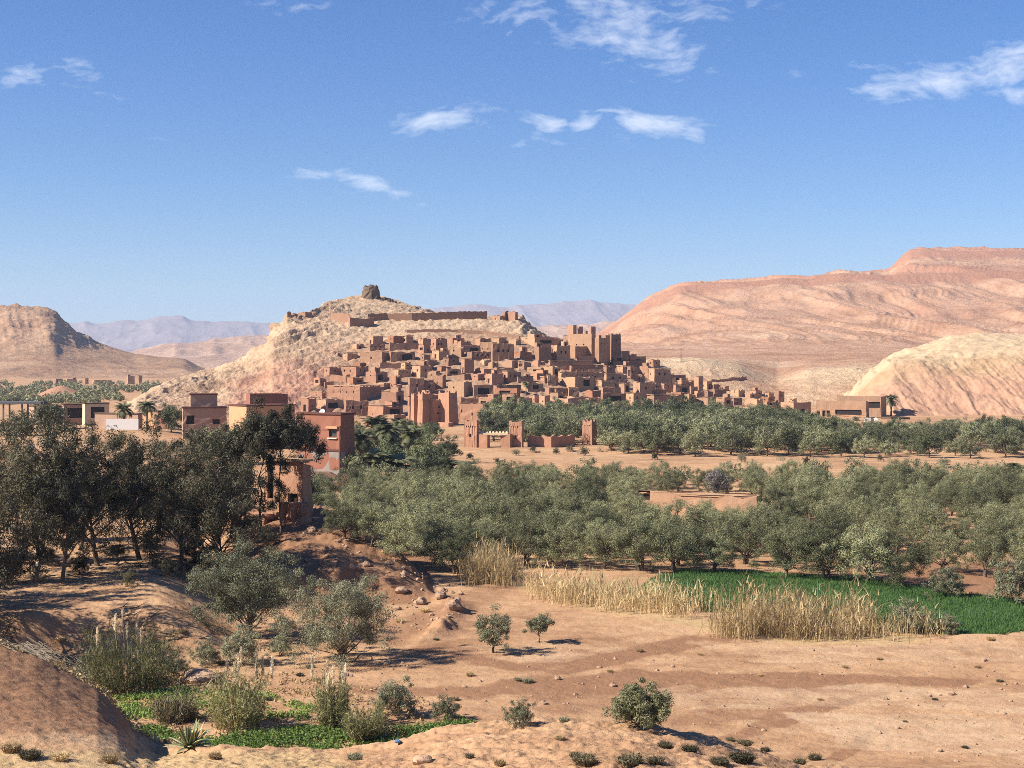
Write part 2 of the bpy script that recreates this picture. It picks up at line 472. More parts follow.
def ground_mat():
    m, t = new_mat("dry_valley_soil")
    p = pos(t)
    a = t.n('ShaderNodeVertexColor'); a.layer_name = "soil"
    s3 = t.n('ShaderNodeSeparateColor'); t.link(a.outputs[0], s3.inputs[0])
    big = t.noise(p, 0.06, 5, 0.6, 0.4)
    drag = t.noise(t.vec('MULTIPLY', p, (0.28, 0.5, 0.5)), 1.0, 6, 0.65, 0.6)
    mid = t.noise(t.vec('MULTIPLY', p, (0.7, 0.9, 0.9)), 1.0, 6, 0.7)
    fine = t.noise(p, 6.0, 5, 0.75)
    clod = t.n('ShaderNodeTexVoronoi'); t.link(t.vec('ADD', p, t.vec('MULTIPLY', p, (0.02, 0.02, 0))), clod.inputs['Vector']); clod.inputs['Scale'].default_value = 2.6
    base = t.ramp(t.math('ADD', t.math('MULTIPLY', big, 0.45), t.math('MULTIPLY', drag, 0.55)),
                  [(0.34, (0.265, 0.143, 0.078)), (0.47, (0.378, 0.220, 0.121)), (0.56, (0.435, 0.267, 0.150)), (0.68, (0.500, 0.328, 0.192))])
    wn = t.step(t.math('ADD', s3.outputs[0], t.math('MULTIPLY', t.math('SUBTRACT', mid, 0.5), 1.2)), 0.25, 0.75)
    base = t.mix(t.math('MULTIPLY', wn, 0.92), base, (0.250, 0.132, 0.074))
    wp = t.step(t.math('ADD', s3.outputs[1], t.math('MULTIPLY', t.math('SUBTRACT', drag, 0.5), 1.6)), 0.25, 0.85)
    base = t.mix(t.math('MULTIPLY', wp, 0.7), base, (0.485, 0.335, 0.208))
    ws = t.step(t.math('ADD', s3.outputs[2], t.math('MULTIPLY', t.math('SUBTRACT', fine, 0.5), 1.8)), 0.35, 0.8)
    base = t.mix(t.math('MULTIPLY', ws, 0.8), base, (0.430, 0.305, 0.155))
    # small weeds and dung specks lie as their own colour
    speck = t.step(t.noise(p, 2.3, 6, 0.8), 0.66, 0.70)
    base = t.mix(t.math('MULTIPLY', speck, 0.5), base, (0.190, 0.115, 0.070))
    k = t.math('ADD', 0.77, t.math('ADD', t.math('MULTIPLY', fine, 0.22), t.math('MULTIPLY', mid, 0.24)))
    base = t.mix(1.0, base, k, 'MULTIPLY')
    h = t.math('ADD', t.math('MULTIPLY', fine, 0.5), t.math('ADD', t.math('MULTIPLY', mid, 1.6), t.math('MULTIPLY', clod.outputs['Distance'], -0.25)))
    return finish(m, t, base, 0.95, h, 0.55, 0.2, 0.05)

ground = link("ground", ground_me, ground_mat()); ground['kind'] = 'structure'

# ------------------------------------------------------------------ hills, lofted between control rows
def loft(rows, cols, dens, sm=2, smx=0):
    """rows: per column list of (distance, picture row[, R, G]); returns grids P (n, m, 3) and extra channels"""
    cp = np.array([c[0] for c in cols], float)
    K = len(cols[0][1]); E = len(cols[0][1][0])
    x = np.arange(cp[0], cp[-1] + dens[0], dens[0])
    ctl = np.stack([np.stack([np.interp(x, cp, [c[1][k][e] for c in cols]) for k in range(K)], 0) for e in range(E)], -1)  # K, nx, E
    seg = []
    for k in range(K - 1):
        n = max(3, int(np.max(np.hypot(ctl[k + 1, :, 1] - ctl[k, :, 1], 0)) / dens[1]) + 1, int(np.max(np.abs(ctl[k + 1, :, 0] - ctl[k, :, 0])) / dens[2]))
        t = np.linspace(0, 1, n, endpoint=(k == K - 2))[:, None, None]
        seg.append(ctl[k] * (1 - t) + ctl[k + 1] * t)
    g = np.concatenate(seg, 0)
    for _ in range(sm):
        g[1:-1] = (g[:-2] + 2 * g[1:-1] + g[2:]) / 4
        g[:, 1:-1] = (g[:, :-2] + 2 * g[:, 1:-1] + g[:, 2:]) / 4
    for _ in range(smx):
        g[:, 1:-1] = (g[:, :-2] + 2 * g[:, 1:-1] + g[:, 2:]) / 4
    Y = g[..., 0]; X = (x[None, :] - 512) * Y / F; Z = EYE - (g[..., 1] - HZ) * Y / F
    return np.stack([X, Y, Z], -1), g[..., 2:], np.broadcast_to(x, Y.shape), g[..., 1]

def grid_normals(P):
    du = np.gradient(P, axis=1); dv = np.gradient(P, axis=0)
    n = np.cross(du, dv); n /= np.linalg.norm(n, axis=-1, keepdims=True) + 1e-9
    n[n[..., 2] < 0] *= -1
    return n

def z_to_row(z, Y):
    return HZ + (EYE - z) * F / Y

def hill_object(name, P, mat, ch=None):
    me = np_mesh(name, P, grid_quads(P.shape[0], P.shape[1]), True)
    if ch is not None: attr(me, "rock", ch.reshape(-1, ch.shape[-1]))
    o = link(name, me, mat); o['kind'] = 'structure'
    return o

def rock_mat(name, stops, red, pale, strata, fine_scale, bstr, bdist, speck=0.0):
    m, t = new_mat(name)
    p = pos(t)
    a = t.n('ShaderNodeVertexColor'); a.layer_name = "rock"
    s3 = t.n('ShaderNodeSeparateColor'); t.link(a.outputs[0], s3.inputs[0])
    n1 = t.noise(p, strata[0], 5, 0.6, 0.5)
    n2 = t.noise(t.vec('MULTIPLY', p, (strata[1], strata[1], strata[2])), 1.0, 5, 0.6, 0.4)
    n3 = t.noise(p, fine_scale, 6, 0.72)
    c = t.ramp(t.math('ADD', t.math('MULTIPLY', n1, 0.4), t.math('ADD', t.math('MULTIPLY', n2, 0.4), t.math('MULTIPLY', n3, 0.2))), stops)
    wr = t.step(t.math('ADD', s3.outputs[0], t.math('MULTIPLY', t.math('SUBTRACT', n2, 0.5), 1.4)), 0.3, 0.8)
    c = t.mix(t.math('MULTIPLY', wr, 0.8), c, red)
    wp = t.step(t.math('ADD', s3.outputs[1], t.math('MULTIPLY', t.math('SUBTRACT', n1, 0.5), 1.4)), 0.3, 0.8)
    c = t.mix(t.math('MULTIPLY', wp, 0.8), c, pale)
    c = t.mix(t.math('MULTIPLY', t.step(t.math('ADD', s3.outputs[2], t.math('MULTIPLY', t.math('SUBTRACT', n3, .5), .8)), .3, .8), .8), c, (0.345, 0.210, 0.134))
    k = t.math('ADD', 0.70, t.math('MULTIPLY', n3, 0.60))
    c = t.mix(1.0, c, k, 'MULTIPLY')
    if speck:
        s = t.step(t.noise(p, speck, 5, 0.75), 0.60, 0.68)
        c = t.mix(t.math('MULTIPLY', s, 0.55), c, (0.13, 0.10, 0.06))
    return finish(m, t, c, 0.95, t.math('ADD', t.math('MULTIPLY', n3, 1.0), t.math('MULTIPLY', n2, 0.6)), bstr, bdist, 0.05)

# ---- the hill that carries the fortified village
KS = [  # column, base distance, then (row, distance) of lower town, upper town, crest terrace, summit
    (118, 430, (424, 438), (420, 446), (414, 455), (412, 468)), (135, 425, (415, 432), (408, 442), (401, 452), (399, 466)), (160, 418, (411, 434), (400, 452), (389, 466), (386, 480)),
    (185, 412, (410, 434), (397, 456), (382, 474), (378, 494)), (215, 405, (408, 432), (392, 462), (375, 485), (370, 505)),
    (245, 395, (405, 430), (385, 465), (362, 495), (357, 515)), (267, 390, (403, 428), (380, 465), (351, 495), (344, 518)), (273, 390, (402, 428), (376, 465), (339, 500), (328, 520)),
    (288, 390, (400, 428), (371, 468), (330, 505), (315, 525)), (312, 388, (398, 428), (366, 470), (324, 512), (310, 540)),
    (335, 386, (396, 430), (362, 472), (322, 517), (300, 560)), (350, 384, (395, 430), (360, 474), (320, 520), (296, 570)), (370, 384, (394, 430), (357, 475), (320, 524), (294, 575)),
    (388, 384, (393, 430), (355, 476), (320, 526), (297, 575)), (405, 384, (393, 430), (353, 478), (319, 528), (303, 572)), (435, 384, (393, 430), (351, 480), (319, 530), (311, 566)),
    (490, 385, (393, 431), (349, 482), (320, 532), (315, 560)), (520, 386, (393, 432), (348, 484), (321, 530), (315, 553)), (536, 388, (393, 434), (349, 486), (333, 525), (329, 545)),
    (556, 390, (393, 436), (353, 486), (345, 515), (341, 540)), (600, 400, (397, 440), (367, 480), (359, 505), (354, 530)), (640, 420, (400, 452), (379, 482), (369, 505), (366, 525)),
    (680, 440, (405, 462), (393, 485), (386, 505), (383, 525)), (740, 465, (410, 478), (405, 492), (401, 508), (399, 525)), (800, 485, (413, 493), (410, 500), (408, 510), (407, 525)), (830, 492, (416, 497), (415, 503), (414, 510), (413, 525))]
kcols = []
for (x_, yb_, a_, b_, c_, d_) in KS:
    red = 1.0 if 225 < x_ < 350 else 0.2
    kcols.append((x_, [(yb_ - 12, z_to_row(-1.5, yb_ - 12), red, 0), (yb_, z_to_row(0.1, yb_), red, 0), (a_[1], a_[0], red, 0), (b_[1], b_[0], red * 0.6, .4), (c_[1], c_[0], 0.1, .8), (d_[1], d_[0], 0, .7), (d_[1] + 30, z_to_row(EYE - (d_[0] - HZ) * d_[1] / F - 6, d_[1] + 30), 0, .5), (d_[1] + 95, z_to_row(-2, d_[1] + 95), 0, .5)]))
KP, KC, KX, KR = loft(None, kcols, (0.8, 0.7, 0.8))
N = grid_normals(KP)
u_, v_ = KP[..., 0], KP[..., 1]
wild = 0.35 + 0.65 * np.maximum(1 - sstep(KX, 320, 372), sstep(KP[..., 2], 24, 30) * (1 - sstep(KX, 520, 560)))
wild = np.maximum(wild, 0.6 * sstep(KX, 620, 660)) * (1 - .45 * sstep(KX, 330, 380))
tapr = sstep(KP[..., 2], -0.5, 2.5)
tilt = KP[..., 2] - 0.38 * u_ + 2.0 * fbm(u_ / 22, v_ / 22, 3)
saw = (tilt / 3.1) % 1.0
ledge = np.where(saw < 0.75, saw / 0.75, (1 - saw) / 0.25) - 0.5
top = sstep(KX, 330, 350) * (1 - sstep(KX, 395, 440)) * sstep(KP[..., 2], 37, 40)
bed = KP[..., 2] - 0.42 * u_ + 0.1 * v_
bl = 0.55 * fbm(bed / 2.6, (u_ + v_) / 15.0 + KP[..., 2] / 9, 4, 0.55, True) + 0.45 * fbm(u_ / 6.5, v_ / 6.5 + KP[..., 2] / 3.0, 4, 0.55, True)
d_n = wild * (1 - 0.8 * top) * ((1.6 + 1.6 * (1 - sstep(KX, 300, 370))) * ledge * (0.4 + 0.6 * sstep(fbm(u_ / 30, v_ / 18, 2), -0.2, 0.4)) + 1.35 * (bl - 0.2)) + 0.5 * fbm(u_ / 1.6, v_ / 1.6, 3)
KP = KP + N * np.array([0.9, 0.9, 0.9]) * (d_n * tapr)[..., None]
ksar_mat = rock_mat("tan_and_rose_limestone", [(0.36, (0.150, 0.092, 0.055)), (0.45, (0.330, 0.208, 0.130)), (0.54, (0.425, 0.282, 0.182)), (0.66, (0.500, 0.352, 0.236))],
                    (0.410, 0.212, 0.145), (0.470, 0.328, 0.212), (0.05, 0.05, 0.32), 0.7, 1.0, 0.7)
ksar_hill = hill_object("village_hill", KP, ksar_mat, np.concatenate([KC, (in_poly(KX + 6 * vnoise(KX / 9, KR / 5), KR + 3 * vnoise(KX / 11, KR / 7 + 4), [(338, 362), (350, 346), (425, 334), (530, 336), (566, 343), (618, 352), (650, 364), (690, 382), (745, 396), (760, 412), (700, 440), (400, 440), (300, 430), (298, 402), (318, 382)]) * 1.0)[..., None]], -1))

# ---- table mountain on the right with its apron
ridge_x = [540, 580, 604, 620, 644, 655, 679, 720, 750, 778, 809, 841, 888, 908, 924, 960, 1024, 1120, 1300]
low_r = [352, 343, 333, 322, 305, 296, 286, 283, 281, 278, 279, 274, 275, 274, 274, 273, 272, 272, 272]
up_r = [353, 344, 334, 323, 306, 297, 287, 284, 282, 279, 280, 275, 273.5, 254, 250.5, 250.5, 251, 253, 255]
mcols = []
for x_ in [540, 580, 604, 620, 640, 650, 662, 679, 700, 722, 738, 750, 765, 778, 795, 809, 841, 857, 880, 888, 900, 908, 916, 924, 950, 975, 1000, 1024, 1060, 1120, 1200, 1300]:
    r = I(x_, ridge_x, low_r); u2 = I(x_, ridge_x, up_r)
    y2 = I(x_, [540, 620, 650, 700, 738, 765, 780, 809, 857, 1300], [376, 368, 361, 360, 366, 377, 381, 371, 367, 368])
    y1 = I(x_, [540, 640, 800, 1300], [400, 398, 406, 410])
    pl = I(x_, [600, 640, 740, 770, 800, 870, 1000], [.2, .9, .8, .5, .9, .9, .3])
    mcols.append((x_, [(505, z_to_row(-2, 505), 0, .3), (520, y1 + 6, 0, .4), (560, y1 * .55 + y2 * .45, .1, pl * .7), (600, y2, 0, pl), (690, y2 - 0.5 + I(x_, [540, 740, 780, 800, 1300], [0, 0, 2, 0, 0]), 0, .5),
                       (950, I(x_, [540, 700, 800, 1300], [356, 357, 357, 356]), .35, .1), (1220, I(x_, [540, 640, 1300], [354, 347, 345]), .1, .15), (1330, I(x_, [540, 640, 800, 1300], [353, 340, 333, 328]), .2, 0),
                       (1560, r * .45 + 338 * .55 if x_ > 640 else r + (345 - r) * .5, .45, 0), (1735, r + 9 if x_ > 640 else r + 4, .3, 0), (1768, r + 6.5 if x_ > 640 else r + 3, .95, 0), (1790, r, 1.0, 0), (1990, (r + u2) / 2 if x_ > 880 else r - .1, .3, .1), (2085, u2 + 6 if x_ > 890 else u2, .3, 0), (2105, u2 + 4.5 if x_ > 890 else u2, .95, 0), (2125, u2, .95, 0), (2700, u2 + 1, .3, 0), (3100, 362, .2, 0)]))
MP, MC, MX, MR = loft(None, mcols, (1.0, 0.8, 9), 2, 6)
N = grid_normals(MP)
u_, v_ = MP[..., 0], MP[..., 1]
steep = sstep(MP[..., 2], 20, 45)
wx_ = u_ + 70 * fbm(u_ / 190 + 3, v_ / 230, 3) + 0.35 * v_; wv_ = v_ + 260 * fbm(u_ / 130 + 7, v_ / 330 + u_ / 500, 3) - 0.5 * u_
gully = fbm(wx_ / 85, wv_ / 560, 4, 0.5, True)
gul2 = fbm(wx_ / 31 + 9, wv_ / 240, 3, 0.55, True)
rock = fbm((u_ + .6 * v_) / 34, (v_ - .6 * u_) / 52, 5, 0.55)
dm = steep * (11 * (gully - 0.3) + 3.5 * (gul2 - 0.3) + 2.0 * rock) + (1 - steep) * (1.6 * fbm(u_ / 34, v_ / 40, 3) + 0.5 * fbm(u_ / 9, v_ / 12, 3, .5, True) * sstep(v_, 520, 560) * (1 - sstep(v_, 640, 800)))
edge = 1 - np.clip(np.exp(-((v_ - 1790) / 40) ** 2) + np.exp(-((v_ - 2125) / 45) ** 2), 0, .85)
MP = MP + np.array([-.05, -.30, .95]) * (dm * edge * sstep(v_, 510, 530))[..., None]
mesa_mat = rock_mat("salmon_sandstone", [(0.37, (0.285, 0.148, 0.085)), (0.46, (0.375, 0.212, 0.126)), (0.54, (0.435, 0.265, 0.165)), (0.63, (0.500, 0.335, 0.220))],
                    (0.345, 0.165, 0.098), (0.52, 0.385, 0.245), (0.017, 0.03, 0.006), 0.22, 0.9, 2.4, 0.10)
mesa = hill_object("table_mountain", MP, mesa_mat, np.concatenate([MC, np.zeros(MC.shape[:2] + (1,))], -1))

# ---- pale eroded hill at the right edge
bx = [808, 826, 843, 869, 893, 924, 951, 975, 1024, 1100, 1250]
br = [424, 410, 397, 374, 354, 345, 337, 334.5, 335, 338, 345]
bcols = []
for x_, r in zip(bx, br):
    base = z_to_row(0, 442)
    sh = min(base - 1, max(r + 5, I(x_, [822, 896, 963, 1024, 1250], [424, 360, 364, 357, 352])))
    bcols.append((x_, [(432, z_to_row(-2, 432), 1, 0), (440, z_to_row(-0.2, 440), 1, 0), (456, base * .5 + sh * .5 + 2 if r < 415 else base, .95, 0), (476, sh, .3, .4), (484, sh * .62 + r * .38, 0, .8), (530, r + 2.5, 0, .9), (575, r, 0, .9), (640, r + 4, 0, .6), (760, 376, 0, .5), (800, z_to_row(-2, 800), 0, .5)]))
BP, BC, BX, BR = loft(None, bcols, (0.9, 0.7, 1.0))
N = grid_normals(BP); u_, v_ = BP[..., 0], BP[..., 1]
low = 1 - sstep(v_, 470, 486)
gl = fbm(u_ / 5.0 + 0.02 * v_, v_ / 45, 4, 0.55, True)
strat = ((BP[..., 2] + 1.2 * fbm(u_ / 20, v_ / 20, 3) - 0.05 * u_) / 3.6) % 1.0
db = low * 0.75 * (gl - 0.3) + (1 - low) * (1.2 * (np.where(strat < .8, strat / .8, (1 - strat) / .2) - .5) * sstep(fbm(u_ / 14, v_ / 14, 2), -.3, .3) + 1.5 * fbm(u_ / 12, v_ / 12, 4)) + .35 * fbm(u_ / 2, v_ / 2, 3)
big = fbm(u_ / 17 + 0.06 * v_, v_ / 60, 2, 0.5, True)
db = db + low * 1.5 * (big - 0.35)
BP = BP + N * (db * sstep(BP[..., 2], -.5, 2.5))[..., None]
pale_mat = rock_mat("straw_coloured_marl", [(0.36, (0.270, 0.165, 0.092)), (0.47, (0.365, 0.240, 0.138)), (0.55, (0.420, 0.290, 0.170)), (0.66, (0.470, 0.345, 0.215))],
                    (0.400, 0.222, 0.146), (0.470, 0.345, 0.218), (0.04, 0.045, 0.35), 0.5, 0.7, 0.5)
pale_hill = hill_object("eroded_pale_hill", BP, pale_mat, np.concatenate([BC, np.zeros(BC.shape[:2] + (1,))], -1))

# ---- rocky hill on the left
lx = [-260, -120, 0, 28, 48, 55, 61, 76, 101, 135, 162, 185, 196, 210, 222]
lr = [300, 303, 304.5, 306, 308, 311, 320, 331, 343, 354, 357, 359, 366, 372, 380]
lcols = []
for x_, r in zip(lx, lr):
    b = z_to_row(1, 1320)
    lcols.append((x_, [(1270, z_to_row(-4, 1270), 0, .2), (1320, b, 0, .3), (1430, b * .78 + r * .22, 0, .3), (1560, b * .42 + r * .58, .2, 0), (1680, r + min(4, (b - r) * .1), .2, 0), (1720, r, .3, 0), (1900, r + (372 - r) * .4, .3, 0), (2300, z_to_row(-6, 2300), 0, 0)]))
LP, LC, LX, LR = loft(None, lcols, (0.9, 0.7, 8), 2, 4)
N = grid_normals(LP); u_, v_ = LP[..., 0], LP[..., 1]
hi = sstep(LP[..., 2], 18, 45)
dl = hi * (4.5 * fbm(u_ / 22, v_ / 22 + LP[..., 2] / 9, 5, .62) + 5 * (fbm(u_ / 40 + .01 * v_, v_ / 200, 3, .5, True) - .3)) + (1 - hi) * 3 * fbm(u_ / 40, v_ / 60, 3)
LP = LP + N * (dl * sstep(LP[..., 2], -1, 6))[..., None]
left_mat = rock_mat("brown_boulder_slope", [(0.36, (0.210, 0.115, 0.066)), (0.47, (0.320, 0.190, 0.110)), (0.55, (0.385, 0.238, 0.142)), (0.66, (0.450, 0.300, 0.188))],
                    (0.200, 0.115, 0.072), (0.43, 0.275, 0.168), (0.015, 0.015, 0.09), 0.14, 0.9, 3.0, 0.10)
hill_object("rocky_brown_hill", LP, left_mat, np.concatenate([LC, np.zeros(LC.shape[:2] + (1,))], -1))

# ---- hills and mountains far away
def far_range(name, pts, Y, depth, mat, base=362.5, amp=0.05, fr=1.0):
    cols = [(x_, [(Y - depth, z_to_row(-8, Y - depth), 0, 0), (Y - depth * .9, base, 0, .3), (Y - depth * .45, base * .62 + r * .38, .2, .1), (Y, r, .3, 0), (Y + depth * .8, 364, 0, 0)]) for x_, r in pts]
    P, C, X_, R_ = loft(None, cols, (1.6, 0.7, depth / 26.0))
    n_ = grid_normals(P); a, b = P[..., 0], P[..., 1]
    s = Y / 1500.0 * fr
    amp_m = amp * Y * 0.035
    P = P + n_ * (sstep(P[..., 2], 2, 40) * amp_m * (fbm(a / (34 * s) + b / (160 * s), b / (120 * s), 4, .42, True) - .35))[..., None]
    hill_object(name, P, mat, np.concatenate([C, np.zeros(C.shape[:2] + (1,))], -1))

far_mat = rock_mat("far_brown_rock", [(0.36, (0.26, 0.16, 0.11)), (0.47, (0.36, 0.23, 0.155)), (0.55, (0.43, 0.285, 0.195)), (0.66, (0.52, 0.37, 0.26))],
                   (0.30, 0.185, 0.13), (0.50, 0.35, 0.25), (0.004, 0.004, 0.03), 0.04, 0.8, 10.0)
far_range("brown_ridge", [(-100, 366), (90, 363), (127, 352), (165, 344), (210, 339), (260, 334.5), (300, 334), (420, 338), (470, 340)], 3300, 900, far_mat)
far_range("pink_ridge", [(430, 352), (480, 334), (520, 325), (545, 324), (572, 325), (600, 322), (622, 320), (660, 324), (720, 338)], 4200, 1000, far_mat, amp=0.06)
dist_mat = rock_mat("far_haze_paled_rock", [(0.36, (0.24, 0.19, 0.175)), (0.47, (0.27, 0.215, 0.195)), (0.55, (0.29, 0.235, 0.215)), (0.66, (0.32, 0.265, 0.24))], (0.16, 0.10, 0.08), (0.25, 0.18, 0.14), (0.004, 0.004, 0.03), 0.04, 0.5, 10.0)  # rock colour paled to stand in for thicker haze
far_range("distant_mountain", [(-500, 326), (-200, 318), (0, 325), (60, 322.5), (90, 321), (114, 321), (137, 319.5), (157, 315), (166, 313.5), (176, 314), (193, 319.5), (225, 321), (260, 322), (330, 322), (400, 314), (443, 307), (463, 304), (483, 303.5), (510, 305),
          (540, 304), (562, 301.5), (580, 300), (592, 300), (606, 303), (639, 305), (700, 310), (900, 318), (1300, 322), (1700, 325)], 9000, 2200, dist_mat, amp=0.04, fr=.7)

# ------------------------------------------------------------------ air
hz = MB(); hz.box(-6000, 6000, -300, 12500, -12, 520)
hm, ht = new_mat("thin_blue_haze")
pv_ = ht.n('ShaderNodeVolumePrincipled')
pv_.inputs['Color'].default_value = (0.60, 0.73, 1.0, 1.0)
pv_.inputs['Density'].default_value = 0.00008
pv_.inputs['Anisotropy'].default_value = 0.0
ho = ht.n('ShaderNodeOutputMaterial'); ht.link(pv_.outputs[0], ho.inputs['Volume'])
haze = link("haze", hz.mesh("haze"), hm); haze['kind'] = 'stuff'

# ------------------------------------------------------------------ finding the ground under a picture position
def bvh_of(*obs):
    vs, fs, n = [], [], 0
    for o in obs:
        me = o.data
        v = np.empty(len(me.vertices) * 3, np.float32); me.vertices.foreach_get('co', v)
        q = np.empty(len(me.loops), np.int32); me.loops.foreach_get('vertex_index', q)
        vs.append(v.reshape(-1, 3)); fs.append(q.reshape(-1, 4) + n); n += len(me.vertices)
    return BVHTree.FromPolygons(np.concatenate(vs).tolist(), np.concatenate(fs).tolist())

LAND = bvh_of(ground, ksar_hill, mesa, pale_hill)

def hit(x, y, far=3000):
    d = px(x, y, 1.0) - Vector((0, 0, EYE))
    r = LAND.ray_cast(Vector((0, 0, EYE)), d.normalized(), far)
    return r[0] if r[0] is not None else None

def drop(X, Y):
    r = LAND.ray_cast(Vector((X, Y, 600)), Vector((0, 0, -1)))
    return r[0].z if r[0] is not None else 0.0
# ------------------------------------------------------------------ earth buildings
def body_mesh(Wd, Dp, H, holes, taper=0.0, par=0.5, jit=0.08, found=2.5, rng=None, thick=0.32, recess=0.3, ruin=0.0, merlon=0.0):
    """four walls with real openings, a parapet round the roof; returns (wall MB, roof corners, openings)"""
    rng = rng or random.Random(1)
    L = {'f': Wd, 'r': Dp, 'b': Wd, 'l': Dp}
    def P(side, s, z, ins=0.0):
        k = 1 - taper * max(z, 0) / H
        if side == 'f': x, y = -Wd / 2 + s, -Dp / 2 + ins
        elif side == 'r': x, y = Wd / 2 - ins, -Dp / 2 + s
        elif side == 'b': x, y = Wd / 2 - s, Dp / 2 - ins
        else: x, y = -Wd / 2 + ins, Dp / 2 - s
        return (x * k, y * k, z)
    topz = {}
    def tz(side, s):
        p = P(side, s, 0.0)
        key = (round(p[0], 2), round(p[1], 2))
        if key not in topz:
            dz = rng.uniform(-jit, jit)
            if ruin: dz -= ruin * H * max(0, rng.uniform(-0.4, 1))
            topz[key] = H + dz
        return topz[key]
    jl = {}
    def J(p):
        key = (round(p[0], 2), round(p[1], 2), round(p[2], 2))
        if key not in jl:
            jl[key] = (p[0] + rng.uniform(-.07, .07), p[1] + rng.uniform(-.07, .07), p[2])
        return jl[key]
    mb = MB(); openings = []
    for side in 'frbl':
        hs = holes.get(side, [])
        n = max(1, int(L[side] / 1.7))
        ss = sorted(set([0.0, L[side]] + [round(L[side] * k / n, 3) for k in range(n + 1)] + [h[0] for h in hs] + [h[1] for h in hs]))
        ss = [a for i, a in enumerate(ss) if i == 0 or a - ss[i - 1] > 0.04 or a == L[side] or any(a in (h[0], h[1]) for h in hs)]
        zs = sorted(set([-found, 0.0, H] + [h[2] for h in hs] + [h[3] for h in hs]))
        for a, b in zip(ss[:-1], ss[1:]):
            for c, d in zip(zs[:-1], zs[1:]):
                cs, cz = (a + b) / 2, (c + d) / 2
                if any(h[0] < cs < h[1] and h[2] < cz < h[3] for h in hs): continue
                pa, pb = J(P(side, a, c)), J(P(side, b, c))
                if d == H:
                    pd, pc = P(side, a, H), P(side, b, H)
                    pd = (pd[0], pd[1], tz(side, a)); pc = (pc[0], pc[1], tz(side, b))
                else:
                    pd, pc = J(P(side, a, d)), J(P(side, b, d))
                mb.quad(pa, pb, pc, pd)
            # coping and inner face of the parapet
            ia = min(max(a, thick), L[side] - thick); ib = min(max(b, thick), L[side] - thick)
            oa, ob = P(side, a, H), P(side, b, H); na, nb = P(side, ia, H, thick), P(side, ib, H, thick)
            za, zb = tz(side, a), tz(side, b)
            if ib - ia > 1e-4 or True:
                mb.quad((oa[0], oa[1], za), (ob[0], ob[1], zb), (nb[0], nb[1], zb), (na[0], na[1], za))
            if ib - ia > 1e-4:
                mb.quad((na[0], na[1], za), (nb[0], nb[1], zb), (nb[0], nb[1], H - par - .1), (na[0], na[1], H - par - .1))
        for h in hs:
            s0, s1, z0, z1 = h[:4]
            o_ = [J(P(side, s0, z0)), J(P(side, s1, z0)), J(P(side, s1, z1)), J(P(side, s0, z1))]
            i_ = [P(side, s0, z0, recess), P(side, s1, z0, recess), P(side, s1, z1, recess), P(side, s0, z1, recess)]
            for k in range(4):
                mb.quad(o_[k], o_[(k + 1) % 4], i_[(k + 1) % 4], i_[k])
            openings.append((h[4] if len(h) > 4 else 'window', i_, side))
    if merlon:
        k = 1 - taper
        for sx in (-1, 1):
            for sy in (-1, 1):
                cx, cy_ = sx * (Wd / 2 * k - .32), sy * (Dp / 2 * k - .32)
                mb.box(cx - .3, cx + .3, cy_ - .3, cy_ + .3, H - .05, H + merlon * .5)
                mb.box(cx - .2 + sx * .08, cx + .2 + sx * .08, cy_ - .2 + sy * .08, cy_ + .2 + sy * .08, H + merlon * .5, H + merlon)
    k = 1 - taper * (H - par) / H
    rx, ry = Wd / 2 * k - thick * .6, Dp / 2 * k - thick * .6
    return mb, (rx, ry, H - par), openings

def shift(mb, dx, dy, dz, rz=0.0):
    if not (dx or dy or dz or rz): return mb
    c, s = math.cos(rz), math.sin(rz)
    mb.v = [(p[0] * c - p[1] * s + dx, p[0] * s + p[1] * c + dy, p[2] + dz) for p in mb.v]
    return mb

def opening_mesh(kind, q, side):
    """pane or door leaf filling an opening, with its frame"""
    mb = MB()
    q = [Vector(p) for p in q]
    ex = (q[1] - q[0]); ez = (q[3] - q[0]); w_, h_ = ex.length, ez.length
    ex.normalize(); ez.normalize(); en = ex.cross(ez)
    def bx(a0, a1, b0, b1, d0, d1, m):
        c = [q[0] + ex * a + ez * b + en * d for d in (d0, d1) for (a, b) in ((a0, b0), (a1, b0), (a1, b1), (a0, b1))]
        for f_ in ((3, 2, 1, 0), (4, 5, 6, 7), (0, 1, 5, 4), (1, 2, 6, 5), (2, 3, 7, 6), (3, 0, 4, 7)):
            mb.quad(*[c[k] for k in f_], m=m)
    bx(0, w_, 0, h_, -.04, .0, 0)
    if kind != 'opening':
        t = min(.09, w_ * .12)
        bx(0, t, 0, h_, .003, .06, 1); bx(w_ - t, w_, 0, h_, .003, .06, 1); bx(t, w_ - t, h_ - t, h_, .003, .06, 1)
        if kind == 'window':
            bx(t, w_ - t, 0, t, .003, .06, 1); bx(w_ / 2 - .03, w_ / 2 + .03, t, h_ - t, .003, .05, 1)
    return mb

def add_body(root, Wd, Dp, H, holes, mat, roofmat=None, name='wall', off=(0, 0, 0), rz=0.0, roof=True, frames=None, **kw):
    mb, (rx, ry, rzt), ops = body_mesh(Wd, Dp, H, holes, **kw)
    shift(mb, *off, rz)
    wo_ = link(name, mb.mesh(name), mat, root)
    if roof:
        r = MB(); r.box(-rx, rx, -ry, ry, rzt - .22, rzt); shift(r, *off, rz)
        link('roof', r.mesh('roof'), roofmat or EARTH_ROOF, root)
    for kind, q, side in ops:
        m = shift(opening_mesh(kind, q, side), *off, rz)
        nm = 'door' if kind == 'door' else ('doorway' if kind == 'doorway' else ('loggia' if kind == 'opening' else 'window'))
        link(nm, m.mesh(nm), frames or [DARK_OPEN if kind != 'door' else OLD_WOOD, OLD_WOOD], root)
    return wo_

